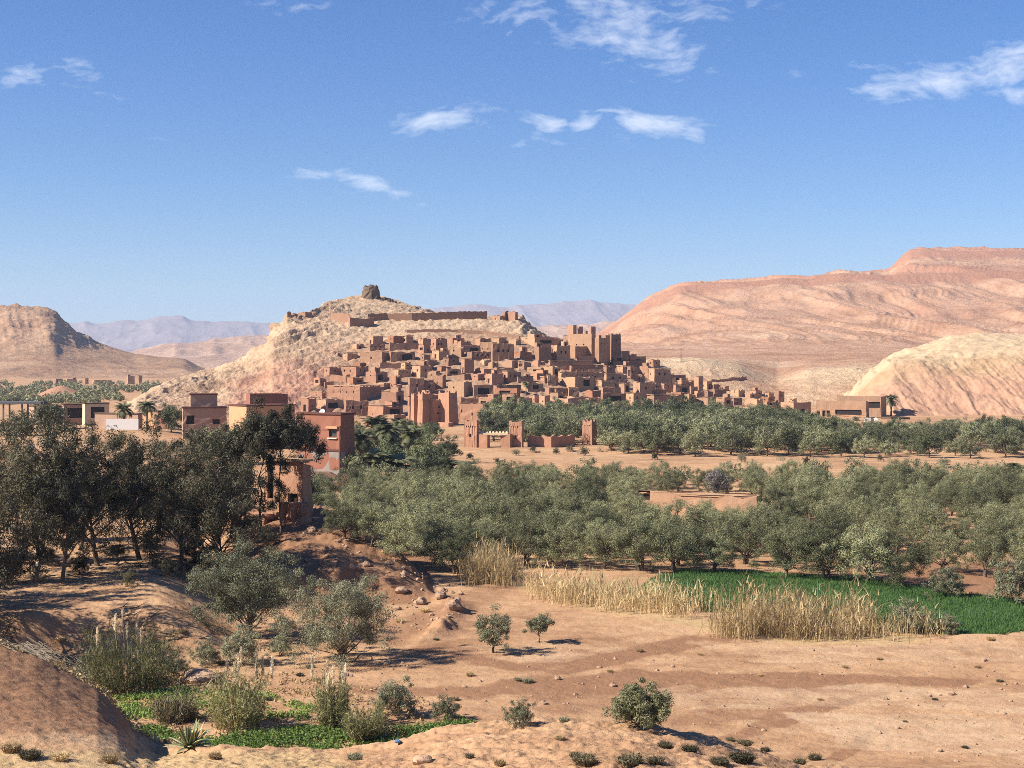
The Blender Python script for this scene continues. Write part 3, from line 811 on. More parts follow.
def spread(n, L, w_, z0, z1, rng, kind='window'):
    out = []
    for k in range(n):
        c = L * (k + 1) / (n + 1) + rng.uniform(-.08, .08) * L / (n + 1)
        if c - w_ / 2 > .35 and c + w_ / 2 < L - .35:
            out.append((round(c - w_ / 2, 3), round(c + w_ / 2, 3), round(z0, 3), round(z1, 3), kind))
    return out

HOUSES = []      # for labels: (object, column, row of base, row of top, left, right, looks)

def place_box(xl, xc, xr, yt, yb, Y=None, base=None, theta=None):
    """where a house stands: returns (centre, heading, width, depth, height)"""
    g = base if base is not None else (hit(xc, yb) if Y is None else px(xc, yb, Y))
    if g is None: return None
    Yd = g.y; mpp = Yd / F
    a, b = max(xc - xl, 0.1), max(xr - xc, 0.1)
    th = theta if theta is not None else min(max(math.atan2(a, b), math.radians(15)), math.radians(68))
    Wd = max(b * mpp / math.cos(th), 2.2); Dp = max(a * mpp / math.sin(th), 2.2)
    c, s = math.cos(th), math.sin(th)
    ctr = Vector((g.x + (Wd / 2) * c - (Dp / 2) * s, g.y + (Wd / 2) * s + (Dp / 2) * c, g.z))
    return ctr, th, Wd, Dp, (yb - yt) * mpp

def house(xl, xc, xr, yt, yb, tone=None, feat=None, rng=None, label=None, group=None, Y=None, win=None, taper=0.03, merlon=0.0, ruin=0.0, **kw):
    rng = rng or random.Random(int(xl * 31 + yt * 17 + xr * 7))
    pb = place_box(xl, xc, xr, yt, yb, Y)
    if pb is None: return None
    ctr, th, Wd, Dp, H = pb
    H = max(H, 1.8)
    tone = rng.choices(range(5), (5, 5, 2.2, 3, 2))[0] if tone is None else tone
    root = thing('mud_house', label or '', 'house', ctr, th, group)
    holes = {'f': [], 'l': []}
    feat = feat or rng.choices(['windows', 'door', 'loggia', 'blank', 'slits'], (4, 2.4, 2.2, 2, 2))[0]
    nf = nl = 0
    ht = H - .75
    if ht > 1.1:
        if feat == 'windows':
            rows = 2 if H > 5.5 else 1
            for r in range(rows):
                z0 = (H * (.52 if rows == 1 else (.24 + .38 * r)))
                wz = min(.85, ht * .3)
                holes['f'] += spread(max(1, int(Wd / 2.3)), Wd, .6, z0, z0 + wz, rng)
                if rng.random() < .6: holes['l'] += spread(max(1, int(Dp / 3.0)), Dp, .55, z0, z0 + wz, rng)
        elif feat == 'door':
            holes[rng.choice('fl')] += spread(1, Wd if Wd < Dp else Dp, 1.0, .0, min(2.0, ht), rng, rng.choice(['door', 'doorway']))
            holes['f'] = [h for h in holes['f'] if h[1] < Wd - .3]; holes['l'] = [h for h in holes['l'] if h[1] < Dp - .3]
        elif feat == 'loggia':
            s = 'f' if Wd > 3 else 'l'
            LL = Wd if s == 'f' else Dp
            w_ = LL * rng.uniform(.35, .6); a0 = rng.uniform(.4, max(.45, LL - w_ - .4))
            z0 = H * rng.uniform(.2, .4)
            if a0 + w_ < LL - .3: holes[s].append((round(a0, 3), round(a0 + w_, 3), round(z0, 3), round(min(z0 + 1.9, ht), 3), 'opening'))
        elif feat == 'slits':
            holes['f'] += spread(max(1, int(Wd / 1.8)), Wd, .28, H * .6, H * .6 + min(.6, ht * .25), rng)
            holes['l'] += spread(max(1, int(Dp / 2.4)), Dp, .28, H * .55, H * .55 + min(.6, ht * .25), rng)
    for s_, L_ in (('f', Wd), ('l', Dp)):      # odd small openings
        for _ in range(rng.choice([0, 1, 1, 2])):
            a0 = rng.uniform(.4, max(.41, L_ - .9)); z0 = rng.uniform(.25, .75) * H; w_ = rng.uniform(.25, .6); h_ = rng.uniform(.3, .8)
            if a0 + w_ < L_ - .3 and z0 + h_ < H - .7 and not any(a0 - .15 < q[1] and q[0] < a0 + w_ + .15 for q in holes[s_]): holes[s_].append((round(a0, 3), round(a0 + w_, 3), round(z0, 3), round(z0 + h_, 3), 'window'))
    add_body(root, Wd, Dp, H, holes, ADOBE[tone], taper=taper, merlon=merlon, ruin=ruin, rng=rng, jit=.28, par=min(.5, H * .2), **kw)
    # a room on the roof, beam ends and a drain spout
    k = 1 - taper
    if rng.random() < .34 and min(Wd, Dp) > 3.2 and not ruin:
        w2, d2, h2 = Wd * rng.uniform(.3, .55), Dp * rng.uniform(.3, .55), rng.uniform(1.4, 2.1)
        ox_, oy_ = rng.choice([-1, 1]) * (Wd * k - w2) * .4, rng.choice([-.6, 1]) * (Dp * k - d2) * .4
        m2, rr, _ = body_mesh(w2, d2, h2, {'f': [(w2 * .3, w2 * .62, .15, h2 * .8)]}, found=.7, rng=rng, jit=.12, thick=.2, par=.15, recess=.5)
        link('roof_room', shift(m2, ox_, oy_, H - .5).mesh('roof_room'), ADOBE[rng.choice([tone, 0, 1])], root)
        m3 = MB(); m3.box(-rr[0], rr[0], -rr[1], rr[1], rr[2] - .2, rr[2]); link('roof', shift(m3, ox_, oy_, H - .5).mesh('roof'), EARTH_ROOF, root)
    # lighter clay coping
    if rng.random() < .45 and not ruin:
        k = 1 - taper
        cb = MB()
        for (x0, x1, y0, y1) in ((-Wd / 2 * k - .12, Wd / 2 * k + .12, -Dp / 2 * k - .12, -Dp / 2 * k + .3), (-Wd / 2 * k - .12, -Wd / 2 * k + .3, -Dp / 2 * k + .303, Dp / 2 * k + .12)):
            cb.box(x0, x1, y0, y1, H + .11, H + .28)
        link('coping', cb.mesh('coping'), ADOBE[3] if rng.random() < .6 else OLD_WOOD, root)
    HOUSES.append(dict(o=root, x=xc, y=yb, top=yt, w=xr - xl, h=yb - yt, tone=tone, feat=feat, n=len(holes['f']) + len(holes['l']), merlon=merlon, ruin=ruin, Y=ctr.y))
    return root

OCC = np.zeros((768, 1024), np.uint8)
def mark(xl, xr, yt, yb):
    OCC[int(yt):int(math.ceil(yb)), int(xl):int(math.ceil(xr))] = 1

# ------------------------------------------------------------------ the village: houses as seen in the photograph, read from enlargements (origin, scale)
def batch(ox, oy, s, rows):
    for r in rows:
        xl, xc, xr, yt, yb = [v / s for v in r[:5]]
        kw = r[5] if len(r) > 5 else {}
        xl += ox; xc += ox; xr += ox; yt += oy; yb += oy
        mark(xl, xr, yt, yb)
        yield xl, xc, xr, yt, yb, kw

T = dict
A_ = [(430, 600, 645, 160, 240, T(tone=1)), (645, 665, 840, 160, 235, T(tone=4, feat='loggia')), (505, 512, 620, 100, 158, T(tone=4)), (650, 656, 870, 95, 155, T(tone=4, feat='blank', ruin=.12)), (955, 1010, 1075, 60, 158, T(tone=0)),
      (862, 905, 952, 110, 172, T(feat='loggia')), (270, 410, 490, 270, 345, T(tone=0)), (470, 555, 635, 308, 390, T(tone=0, feat='loggia')), (215, 335, 362, 330, 388, T(tone=0)), (175, 438, 600, 412, 522, T(tone=0, feat='slits')),
      (62, 160, 176, 455, 515, T(tone=0)), (0, 62, 112, 500, 600, T(tone=0)), (112, 190, 312, 512, 602, T(tone=1, feat='loggia')), (310, 335, 500, 520, 640, T(tone=4, feat='windows')), (590, 705, 752, 452, 552, T(tone=0, feat='loggia')),
      (482, 610, 745, 560, 650, T(tone=0, feat='loggia')), (600, 690, 770, 622, 700, T(tone=1)), (815, 880, 962, 262, 350, T(tone=1, feat='windows')), (788, 800, 908, 352, 482, T(tone=4, feat='windows')), (900, 908, 988, 385, 462, T(tone=4)),
      (785, 800, 868, 490, 655, T(tone=0, feat='slits')), (680, 720, 812, 290, 352, T(tone=3)), (575, 585, 800, 240, 285, T(tone=4, feat='blank')), (375, 520, 610, 655, 770, T(tone=1)), (930, 995, 1024, 300, 385, T(tone=1)),
      (650, 700, 740, 335, 400, T(tone=0)), (380, 440, 480, 240, 285, T(tone=2, feat='blank')), (120, 180, 240, 385, 420, T(tone=0, ruin=.3, feat='blank')), (740, 770, 800, 240, 290, T()), (860, 930, 1000, 225, 265, T(tone=1))]
B_ = [(75, 118, 190, 65, 162, T(tone=0, feat='windows')), (252, 300, 440, 112, 168, T(tone=1)), (440, 527, 560, 95, 165, T(tone=1, feat='windows')), (525, 530, 690, 100, 228, T(tone=4, feat='windows')), (328, 378, 535, 160, 226, T(tone=4, feat='windows')),
      (735, 838, 1012, 58, 125, T(tone=1, feat='loggia')), (835, 870, 960, 125, 226, T(tone=4, feat='blank')), (958, 1000, 1024, 118, 225, T(tone=1)), (298, 325, 395, 215, 322, T(tone=0)), (82, 140, 215, 152, 222, T(tone=1)), (185, 200, 300, 285, 338, T(tone=4, feat='loggia')),
      (10, 60, 95, 225, 300, T(tone=1)), (780, 885, 905, 270, 322, T(tone=3, feat='loggia')), (905, 970, 1024, 268, 340, T(tone=3, feat='loggia')), (400, 470, 545, 280, 330, T(tone=0)), (548, 560, 690, 292, 325, T(tone=1, feat='blank')),
      (475, 527, 612, 320, 405, T(tone=0, feat='door')), (597, 640, 742, 305, 392, T(tone=0, feat='windows')), (370, 425, 470, 320, 372, T(tone=0)), (930, 990, 1007, 338, 405, T(tone=1, feat='loggia')), (100, 165, 188, 335, 432, T(tone=0)),
      (0, 22, 100, 370, 440, T(tone=4)), (200, 322, 378, 378, 492, T(tone=3, feat='blank')), (378, 392, 538, 405, 490, T(tone=4, feat='loggia')), (540, 560, 742, 410, 476, T(tone=0, feat='loggia')), (545, 710, 735, 425, 505, T(tone=2)),
      (740, 790, 905, 385, 455, T(tone=3, feat='loggia')), (760, 855, 962, 330, 365, T(tone=0, feat='blank')), (830, 838, 945, 490, 530, T(tone=0, feat='blank')), (950, 1010, 1060, 462, 522, T(tone=1)), (715, 725, 822, 500, 575, T(tone=0, feat='blank')),
      (600, 690, 712, 470, 545, T(tone=1, feat='loggia')), (285, 300, 432, 500, 545, T(tone=4, feat='loggia')), (495, 537, 602, 478, 625, T(tone=0, feat='slits')), (285, 480, 520, 540, 668, T(tone=0, feat='blank')), (425, 500, 520, 500, 560, T(tone=1, feat='loggia')),
      (690, 715, 830, 345, 388, T(tone=4)), (0, 60, 130, 470, 520, T(tone=0)), (195, 300, 322, 120, 200, T(tone=1, ruin=.3, feat='blank')), (0, 30, 76, 180, 250, T(tone=4)), (440, 470, 520, 230, 262, T(tone=3, feat='blank')), (880, 910, 960, 350, 390, T(tone=0))]
C_ = [(55, 62, 340, 330, 366, T(tone=0, feat='blank')), (0, 12, 75, 240, 318, T(tone=4)), (72, 108, 196, 228, 335, T(tone=1, feat='windows')), (0, 5, 150, 180, 222, T(tone=4, ruin=.3, feat='blank')), (150, 185, 200, 165, 222, T(tone=1)),
      (155, 200, 412, 358, 402, T(tone=0, feat='slits')), (412, 424, 560, 412, 472, T(tone=1, feat='windows')), (115, 135, 410, 400, 452, T(tone=1, feat='slits')), (0, 45, 102, 362, 412, T(tone=3, feat='loggia')), (40, 52, 100, 420, 485, T(tone=1, feat='loggia')),
      (562, 578, 632, 365, 442, T(tone=4, feat='loggia')), (640, 690, 730, 362, 440, T(tone=0, feat='loggia')), (690, 732, 842, 378, 462, T(tone=1, feat='windows')), (775, 790, 862, 412, 468, T(tone=3)), (838, 850, 936, 420, 462, T(tone=4, feat='loggia')),
      (885, 905, 988, 456, 490, T(tone=1)), (988, 1008, 1040, 432, 492, T(tone=3)), (130, 225, 352, 432, 512, T(tone=3, feat='loggia')), (225, 292, 362, 462, 505, T(tone=1)), (358, 402, 522, 496, 535, T(tone=1, feat='loggia')), (90, 102, 178, 505, 545, T(tone=4, feat='loggia')),
      (58, 180, 300, 562, 612, T(tone=1, feat='blank')), (300, 310, 392, 560, 612, T(tone=0)), (392, 402, 556, 532, 602, T(tone=4, feat='loggia')), (552, 600, 648, 536, 606, T(tone=3)), (600, 640, 722, 462, 560, T(tone=1, feat='windows')),
      (650, 728, 918, 548, 606, T(tone=0, feat='blank')), (645, 662, 812, 520, 548, T(tone=4, feat='blank')), (858, 868, 962, 482, 542, T(tone=1, feat='loggia')), (775, 795, 852, 470, 515, T(tone=0)), (925, 955, 1000, 540, 600, T(tone=3)), (0, 30, 60, 545, 610, T(tone=1)),
      (690, 705, 780, 470, 518, T(tone=4)), (360, 395, 480, 455, 500, T(tone=3)), (480, 540, 580, 470, 540, T(tone=1, feat='loggia')), (175, 185, 250, 500, 560, T(tone=3)), (375, 415, 452, 282, 338, T(tone=3)), (545, 583, 682, 302, 345, T(tone=1, feat='loggia')), (448, 466, 668, 336, 362, T(tone=4, feat='blank')),
      (960, 1010, 1060, 520, 575, T(tone=1))]
D_ = [(288, 300, 316, 185, 262, T(tone=1, feat='blank')), (270, 348, 396, 297, 352, T(tone=1)), (375, 382, 446, 255, 292, T(tone=4)), (390, 432, 476, 297, 342, T(tone=1, feat='loggia')), (474, 480, 526, 300, 345, T(tone=4, feat='door')), (345, 352, 392, 292, 335, T(tone=4, feat='loggia')),
      (490, 580, 642, 342, 372, T(tone=3)), (640, 655, 770, 338, 382, T(tone=3, feat='slits')), (698, 710, 742, 262, 332, T(tone=4, feat='blank')), (785, 800, 882, 318, 392, T(tone=1, feat='door')), (232, 262, 300, 240, 290, T(tone=1)), (160, 210, 250, 270, 320, T(tone=0)), (640, 662, 690, 270, 300, T(tone=1, feat='loggia')),
      (540, 600, 640, 300, 340, T(tone=3, ruin=.2)), (400, 470, 500, 350, 385, T(tone=3, feat='blank'))]

def village():
    for (ox, oy, s, rows) in ((300, 330, 7.314, A_), (420, 330, 7.314, B_), (540, 310, 6.4, C_), (640, 340, 5.12, D_)):
        for xl, xc, xr, yt, yb, kw in batch(ox, oy, s, rows):
            house(xl, xc, xr, yt, yb, group='earth houses of the hill village', **kw)
village()
# ------------------------------------------------------------------ strongholds of the village, built from several blocks
def compound(name, label, cat, xb, yb, theta, blocks, tone, Y=None):
    """blocks: (part name, xl, xc, xr, ytop, ybase, kw): all share one heading; set on the slope at the first block"""
    g = hit(xb, yb) if Y is None else px(xb, yb, Y)
    root = thing(name, label, cat, g, theta)
    c, s = math.cos(theta), math.sin(theta)
    rng = random.Random(int(xb))
    for (nm, xl, xc, xr, yt, y0, kw) in blocks:
        kw = dict(kw)
        back = kw.pop('back', 0.0)
        Yb = g.y + back
        mpp = Yb / F
        a, b = max(xc - xl, .1), max(xr - xc, .1)
        Wd = kw.pop('W', b * mpp / c); Dp = kw.pop('D', a * mpp / s)
        cor = px(xc, y0, Yb)
        cx = cor.x + Wd / 2 * c - Dp / 2 * s - g.x; cy_ = cor.y + Wd / 2 * s + Dp / 2 * c - g.y
        lx_, ly_ = cx * c + cy_ * s, -cx * s + cy_ * c
        holes = {'f': [], 'l': []}
        for (side, n, w_, f0, f1) in kw.pop('rows', ()):
            H_ = (y0 - yt) * mpp
            holes[side] += spread(n, Wd if side == 'f' else Dp, w_, H_ * f0, H_ * f1, rng, kw.get('kind', 'window'))
        kw.pop('kind', None)
        add_body(root, Wd, Dp, (y0 - yt) * mpp, holes, ADOBE[kw.pop('tone', tone)], name=nm, off=(lx_, ly_, cor.z - g.z), rng=rng, **kw)
        mark(xl, xr, yt, y0)
    return root

z = lambda ox, oy, s, v: (ox + v[0] / s, ox + v[1] / s, ox + v[2] / s, oy + v[3] / s, oy + v[4] / s)
B7 = lambda *v: z(420, 330, 7.314, v)
C6 = lambda *v: z(540, 310, 6.4, v)
A7 = lambda *v: z(300, 330, 7.314, v)
G4 = lambda *v: z(400, 290, 3.94, v)

compound('twin_tower_kasbah', 'mud kasbah with two tall tapering towers and small windows between, above the palms', 'kasbah', 428.5, 426, math.radians(48), [
    ('tower', *B7(-28, 15, 88, 470, 712), dict(taper=.2, merlon=.6, rows=(('f', 2, .3, .78, .84), ('l', 1, .3, .78, .84)), back=0)),
    ('wall', *B7(85, 98, 214, 515, 692), dict(back=1.5, D=5, rows=(('f', 2, .75, .42, .5), ('f', 2, .75, .68, .76)))),
    ('tower', *B7(196, 212, 278, 462, 672), dict(taper=.14, merlon=.55, rows=(('f', 1, .3, .8, .86),), back=1, D=4.2)),
    ('tower', *B7(-70, -45, -22, 480, 690), dict(taper=.12, merlon=.5, back=4)),
    ('annex', *B7(130, 208, 240, 678, 762), dict(back=-5, rows=(('l', 1, .5, .4, .6),))),
], 0)

compound('tall_kasbah', 'tallest mud kasbah of the village, a stepped block with square turrets on its roof', 'kasbah', 540 + 195 / 6.4, 310 + 305 / 6.4, math.radians(52), [
    ('wall', *C6(195, 330, 356, 152, 300), dict(tone=1, rows=(('l', 2, .5, .5, .56),), back=4)),
    ('turret', *C6(178, 213, 236, 97, 185), dict(tone=1, taper=.03, back=9)),
    ('turret', *C6(240, 250, 276, 106, 170), dict(tone=0, back=10)),
    ('turret', *C6(318, 328, 358, 106, 175), dict(tone=0, back=8)),
    ('turret', *C6(282, 292, 306, 132, 170), dict(tone=1, back=8)),
    ('wall', *C6(352, 378, 436, 178, 285), dict(tone=1, back=2, rows=(('f', 2, .5, .6, .68),))),
    ('wall', *C6(380, 420, 450, 160, 280), dict(tone=1, back=8)),
    ('front_wall', *C6(195, 226, 336, 232, 316), dict(tone=1, back=0, rows=(('f', 3, .4, .6, .68),))),
    ('terrace', *C6(238, 246, 372, 296, 338), dict(tone=0, back=-4)),
], 1)
compound('watch_tower', 'tall plain dark mud tower at the right end of the stepped kasbah', 'tower', 540 + 456 / 6.4, 310 + 332 / 6.4, math.radians(24), [
    ('wall', *C6(434, 456, 521, 156, 334), dict(tone=4, taper=.06, merlon=.35, rows=(('f', 1, .5, .75, .8),), back=0)),
    ('stepped_wall', *C6(519, 524, 575, 262, 330), dict(tone=4, D=2.0, back=1)),
    ('stepped_wall', *C6(575, 578, 612, 285, 330), dict(tone=4, D=2.0, back=2)),
], 4)

# gateway beside the river bed
def gateway():
    Y0 = 276.0
    th = math.radians(66)
    def y(v): return 290 + v / 3.94
    root = compound('gate', 'freestanding pink mud gateway with two square towers and a lintel over the open passage', 'gateway', 464.5, 452, th, [
        ('tower', *G4(252, 303, 311, 518, 640), dict(taper=.04, rows=(('l', 1, .45, .5, .6), ('l', 5, .16, .80, .86)), merlon=.2)),
        ('pier', *G4(305, 344, 347, 570, 640), dict(W=1.1, back=-.5)),
        ('pier', *G4(396, 434, 437, 568, 640), dict(W=1.1, back=-.5)),
        ('tower', *G4(428, 480, 488, 520, 640), dict(taper=.04, rows=(('l', 1, .45, .45, .56), ('l', 5, .16, .80, .86)), merlon=.2)),
    ], 0, Y=Y0)
    # lintel with a pale crest
    c, s = math.cos(th), math.sin(th)
    mb = MB(); mpp = Y0 / F
    x0, x1 = 400 + 309 / 3.94, 400 + 427 / 3.94
    p0, p1 = px(x0, y(572), Y0 + 1.0), px(x1, y(572), Y0 + .2)
    def loc(p):
        d = p - root.location
        return Vector((d.x * c + d.y * s, -d.x * s + d.y * c, d.z))
    a, b = loc(p0), loc(p1)
    e = (b - a).normalized(); n_ = e.cross(Vector((0, 0, 1))).normalized()
    for (z0, z1, t, m) in ((0, .42, .5, 0),):
        q = [a + n_ * t, b + n_ * t, b - n_ * t, a - n_ * t]
        lo = [v + Vector((0, 0, z0)) for v in q]; hi_ = [v + Vector((0, 0, z1)) for v in q]
        mb.quad(*hi_, m=m); mb.quad(*lo[::-1], m=m)
        for k in range(4): mb.quad(lo[k], lo[(k + 1) % 4], hi_[(k + 1) % 4], hi_[k], m)
    link('lintel', mb.mesh('lintel'), CREAM_PAINT, root)
    mb = MB(); L_ = (b - a).length
    for k in range(9):
        ctr = a + e * (L_ * (k + .5) / 9) + Vector((0, 0, .42))
        h_ = .28
        q = [ctr + e * dx + n_ * dy for dx, dy in ((-.22, .3), (.22, .3), (.22, -.3), (-.22, -.3))]
        hi_ = [ctr + e * dx * .6 + n_ * dy * .6 + Vector((0, 0, h_)) for dx, dy in ((-.22, .3), (.22, .3), (.22, -.3), (-.22, -.3))]
        mb.quad(*hi_)
        for i in range(4): mb.quad(q[i], q[(i + 1) % 4], hi_[(i + 1) % 4], hi_[i])
    link('cresting', mb.mesh('cresting'), CREAM_PAINT, root)
gateway()

def plain_wall(name, label, cat, pts, H, t, mat, step=0.0, merl=False, rough=.1, sink=1.0, coping=None):
    """a free wall running through ground points"""
    rng = random.Random(int(pts[0].x * 10))
    root = thing(name, label, cat, pts[0])
    mb = MB(); o = pts[0]
    line = []
    for a, b in zip(pts[:-1], pts[1:]):
        n = max(2, int((b - a).length / .7))
        line += [a + (b - a) * (k / n) for k in range(n)]
    line.append(pts[-1])
    prof = []
    for i, p in enumerate(line):
        d = (line[min(i + 1, len(line) - 1)] - line[max(i - 1, 0)]); d.z = 0; d.normalize()
        n_ = Vector((d.y, -d.x, 0))
        h_ = H(i / (len(line) - 1)) if callable(H) else H
        h_ += rng.uniform(-rough, rough) + (.28 if merl and i % 3 == 1 else 0)
        q = p - o
        prof.append((q + n_ * t / 2 - Vector((0, 0, sink)), q + n_ * t / 2 * .8 + Vector((0, 0, h_)), q - n_ * t / 2 * .8 + Vector((0, 0, h_)), q - n_ * t / 2 - Vector((0, 0, sink))))
    for a, b in zip(prof[:-1], prof[1:]):
        mb.quad(a[0], b[0], b[1], a[1]); mb.quad(a[1], b[1], b[2], a[2]); mb.quad(a[2], b[2], b[3], a[3])
    mb.quad(*prof[0][::-1]); mb.quad(*prof[-1])
    link('wall', mb.mesh('wall'), mat, root)
    return root

plain_wall('crenellated_wall', 'low pink mud wall with small battlements running right from the gateway', 'wall', [px(528, 447.5, 279), px(551, 448, 277), px(574, 447, 281)], 2.1, .55, ADOBE[0], merl=True, rough=.06)
compound('gate_tower', 'lone square pink mud tower at the right end of the low battlement wall', 'tower', 592, 446, math.radians(58), [('wall', *G4(718, 757, 777, 519, 612), dict(taper=.06, rows=(('f', 3, .16, .8, .86), ('l', 3, .16, .8, .86)), merlon=.35))], 0, Y=286)
compound('small_shrine', 'little cream ruin with broken battlements and a doorway, at the foot of the gateway', 'ruin', 445, 456, math.radians(62), [('wall', *G4(154, 190, 204, 622, 664), dict(tone=3, ruin=.2, rows=(('l', 1, .8, .1, .7),), kind='doorway', merlon=.5))], 3, Y=268)

# ruined tower on the summit and the rampart below it
def summit():
    g = hit(371, 297)
    root = thing('ruined_granary', 'broken round stump of a dark stone tower on the very top of the hill', 'ruin', g, 0)
    rng = random.Random(5)
    Y = g.y; mpp = Y / F
    R = 9.2 * mpp; H = 12.5 * mpp
    mb = MB(); n = 22; rings = []
    zs = [-1.5, 0, .22, .45, .62, .8, 1.0]
    prof = [1.12, 1.04, .96, .92, .86, .80, .62]
    tops = [1.0 - (.22 if k % 11 in (3, 4) else 0) - rng.uniform(0, .12) for k in range(n)]
    for f_, pr in zip(zs, prof):
        ring = []
        for k in range(n):
            a = 2 * math.pi * k / n
            r = R * pr * (1 + rng.uniform(-.07, .07)) * (1 + .03 * math.cos(3 * a + 1))
            zz = f_ * H * (tops[k] if f_ > .9 else 1) if f_ > 0 else f_
            ring.append((r * math.cos(a), r * math.sin(a), zz))
        rings.append(ring)
    for i in range(len(rings) - 1):
        for k in range(n): mb.quad(rings[i][k], rings[i][(k + 1) % n], rings[i + 1][(k + 1) % n], rings[i + 1][k])
    inner = [(x * .72, y * .72, H * .72) for x, y, _ in rings[-1]]
    for k in range(n): mb.quad(rings[-1][k], rings[-1][(k + 1) % n], inner[(k + 1) % n], inner[k])
    mb.v += inner; mb.f.append(tuple(range(len(mb.v) - n, len(mb.v)))); mb.m.append(0)
    link('stone_stump', mb.mesh('stone_stump'), DARK_STONE, root)
    mb = MB()
    for k in range(16):
        x, y_ = R * 1.1 + rng.uniform(0, 7.5), rng.uniform(-3, 0)
        r = rng.uniform(.3, .9) * (1 - (x - R) / 14)
        gz = drop(g.x + x, g.y + y_) - g.z
        mb.box(x - r, x + r, y_ - r, y_ + r, gz - .4, gz + r * 1.5, taper=.4)
    link('fallen_masonry', mb.mesh('fallen_masonry'), DARK_STONE, root)
summit()

def along(pts, n=1):
    out = []
    for x, y in pts:
        p = hit(x, y)
        if p is not None: out.append(p)
    return out
E8 = lambda *a: [(280 + x / 3.94, 270 + y / 3.94) for x, y in a]
plain_wall('rampart', 'long brown rampart wall running across the hill below its summit', 'rampart', along(E8((345, 196), (420, 196), (520, 196), (620, 195), (720, 194), (815, 193))), lambda t: 2.1 + .7 * t, 1.0, ADOBE[4], rough=.22)
plain_wall('rampart_bastion', 'dark square bastion jutting out at the left end of the long rampart', 'bastion', along(E8((203, 198), (272, 204), (278, 220), (345, 222), (368, 216))), 2.7, .9, ADOBE[4], rough=.2)
plain_wall('rampart_tower', 'small ruined dark tower at the right end of the hilltop rampart', 'ruin', along(E8((842, 194), (868, 194), (893, 194), (898, 196), (932, 197))), lambda t: 1.2 + 1.6 * (t > .5), 1.2, ADOBE[4], rough=.4)
plain_wall('cliff_wall', 'short dark broken wall on the left shoulder of the hilltop', 'wall', along(E8((75, 180), (100, 179), (124, 178))), 1.1, .8, ADOBE[4], rough=.25)
plain_wall('cliff_tower', 'tiny ruined wall stub on the cliff edge at the far left of the hilltop', 'ruin', along(E8((28, 184), (44, 184))), 1.6, 1.0, ADOBE[4], rough=.4)
plain_wall('lower_rampart', 'thin brown terrace wall curving under the right half of the hilltop rampart', 'rampart', along(E8((500, 246), (600, 243), (700, 245), (800, 251), (900, 262), (945, 270))), .9, .8, ADOBE[4], rough=.2)
plain_wall('goat_pen_wall', 'broken dark stone wall on the bare slope right of the village', 'wall', along([(711, 382), (722, 381.5), (735, 380), (746, 379)]), 1.0, .6, ADOBE[4], rough=.3)
plain_wall('slope_wall', 'short dark stone wall low on the slope right of the thin tower', 'wall', along([(704, 388), (712, 387.5), (720, 387)]), .9, .6, ADOBE[4], rough=.3)

# ------------------------------------------------------------------ houses filling the terraces between the ones read from the photograph
def fill():
    rng = random.Random(21)
    poly = [(352, 350), (368, 344), (425, 337), (530, 338), (560, 345), (618, 352), (650, 366), (690, 384), (740, 396), (790, 410), (770, 418), (700, 420), (610, 424), (520, 420), (400, 424), (330, 412), (306, 404), (320, 384)]
    cand = []
    for yb in np.arange(345, 424, 4.0):
        for xc in np.arange(305, 792, 5.0):
            cand.append((xc + rng.uniform(-2.5, 2.5), yb + rng.uniform(-1.5, 1.5)))
    rng.shuffle(cand)
    n = 0
    for xc, yb in cand:
        if not bool(in_poly(np.array([xc]), np.array([yb]), poly)[0]): continue
        wl, wr, h = (rng.uniform(4, 8), rng.uniform(5, 12), rng.uniform(5, 9)) if n < 60 else (rng.uniform(2.5, 5), rng.uniform(3.5, 7), rng.uniform(3.5, 6.5))
        xl, xr, yt = xc - wl, xc + wr, yb - h
        a = OCC[int(yt):int(yb) + 1, int(xl):int(xr) + 1]
        if a.mean() > (.42 if n < 60 else .5): continue
        mark(xl, xr, yt, yb)
        house(xl, xc, xr, yt, yb, rng=rng, group='earth houses of the hill village', ruin=rng.choice([0, 0, 0, .25]))
        n += 1
        if n >= 140: break
        if n == 60: rng.shuffle(cand)
    extra = 0
    for t_ in range(4000):
        xc, yb = rng.uniform(640, 800), rng.uniform(372, 417)
        if not bool(in_poly(np.array([xc]), np.array([yb]), [(640, 366), (690, 383), (745, 395), (802, 408), (806, 417), (640, 419)])[0]): continue
        wl, wr, h = rng.uniform(3, 6), rng.uniform(4, 9), rng.uniform(4, 7)
        xl, xr, yt = xc - wl, xc + wr, yb - h
        if OCC[int(yt):int(yb) + 1, int(xl):int(xr) + 1].mean() > .45: continue
        mark(xl, xr, yt, yb)
        house(xl, xc, xr, yt, yb, rng=rng, group='earth houses of the hill village', ruin=rng.choice([0, 0, .25])); extra += 1
        if extra >= 30: break
    return n + extra
NFILL = fill()
print("houses", len(HOUSES), "filled", NFILL)
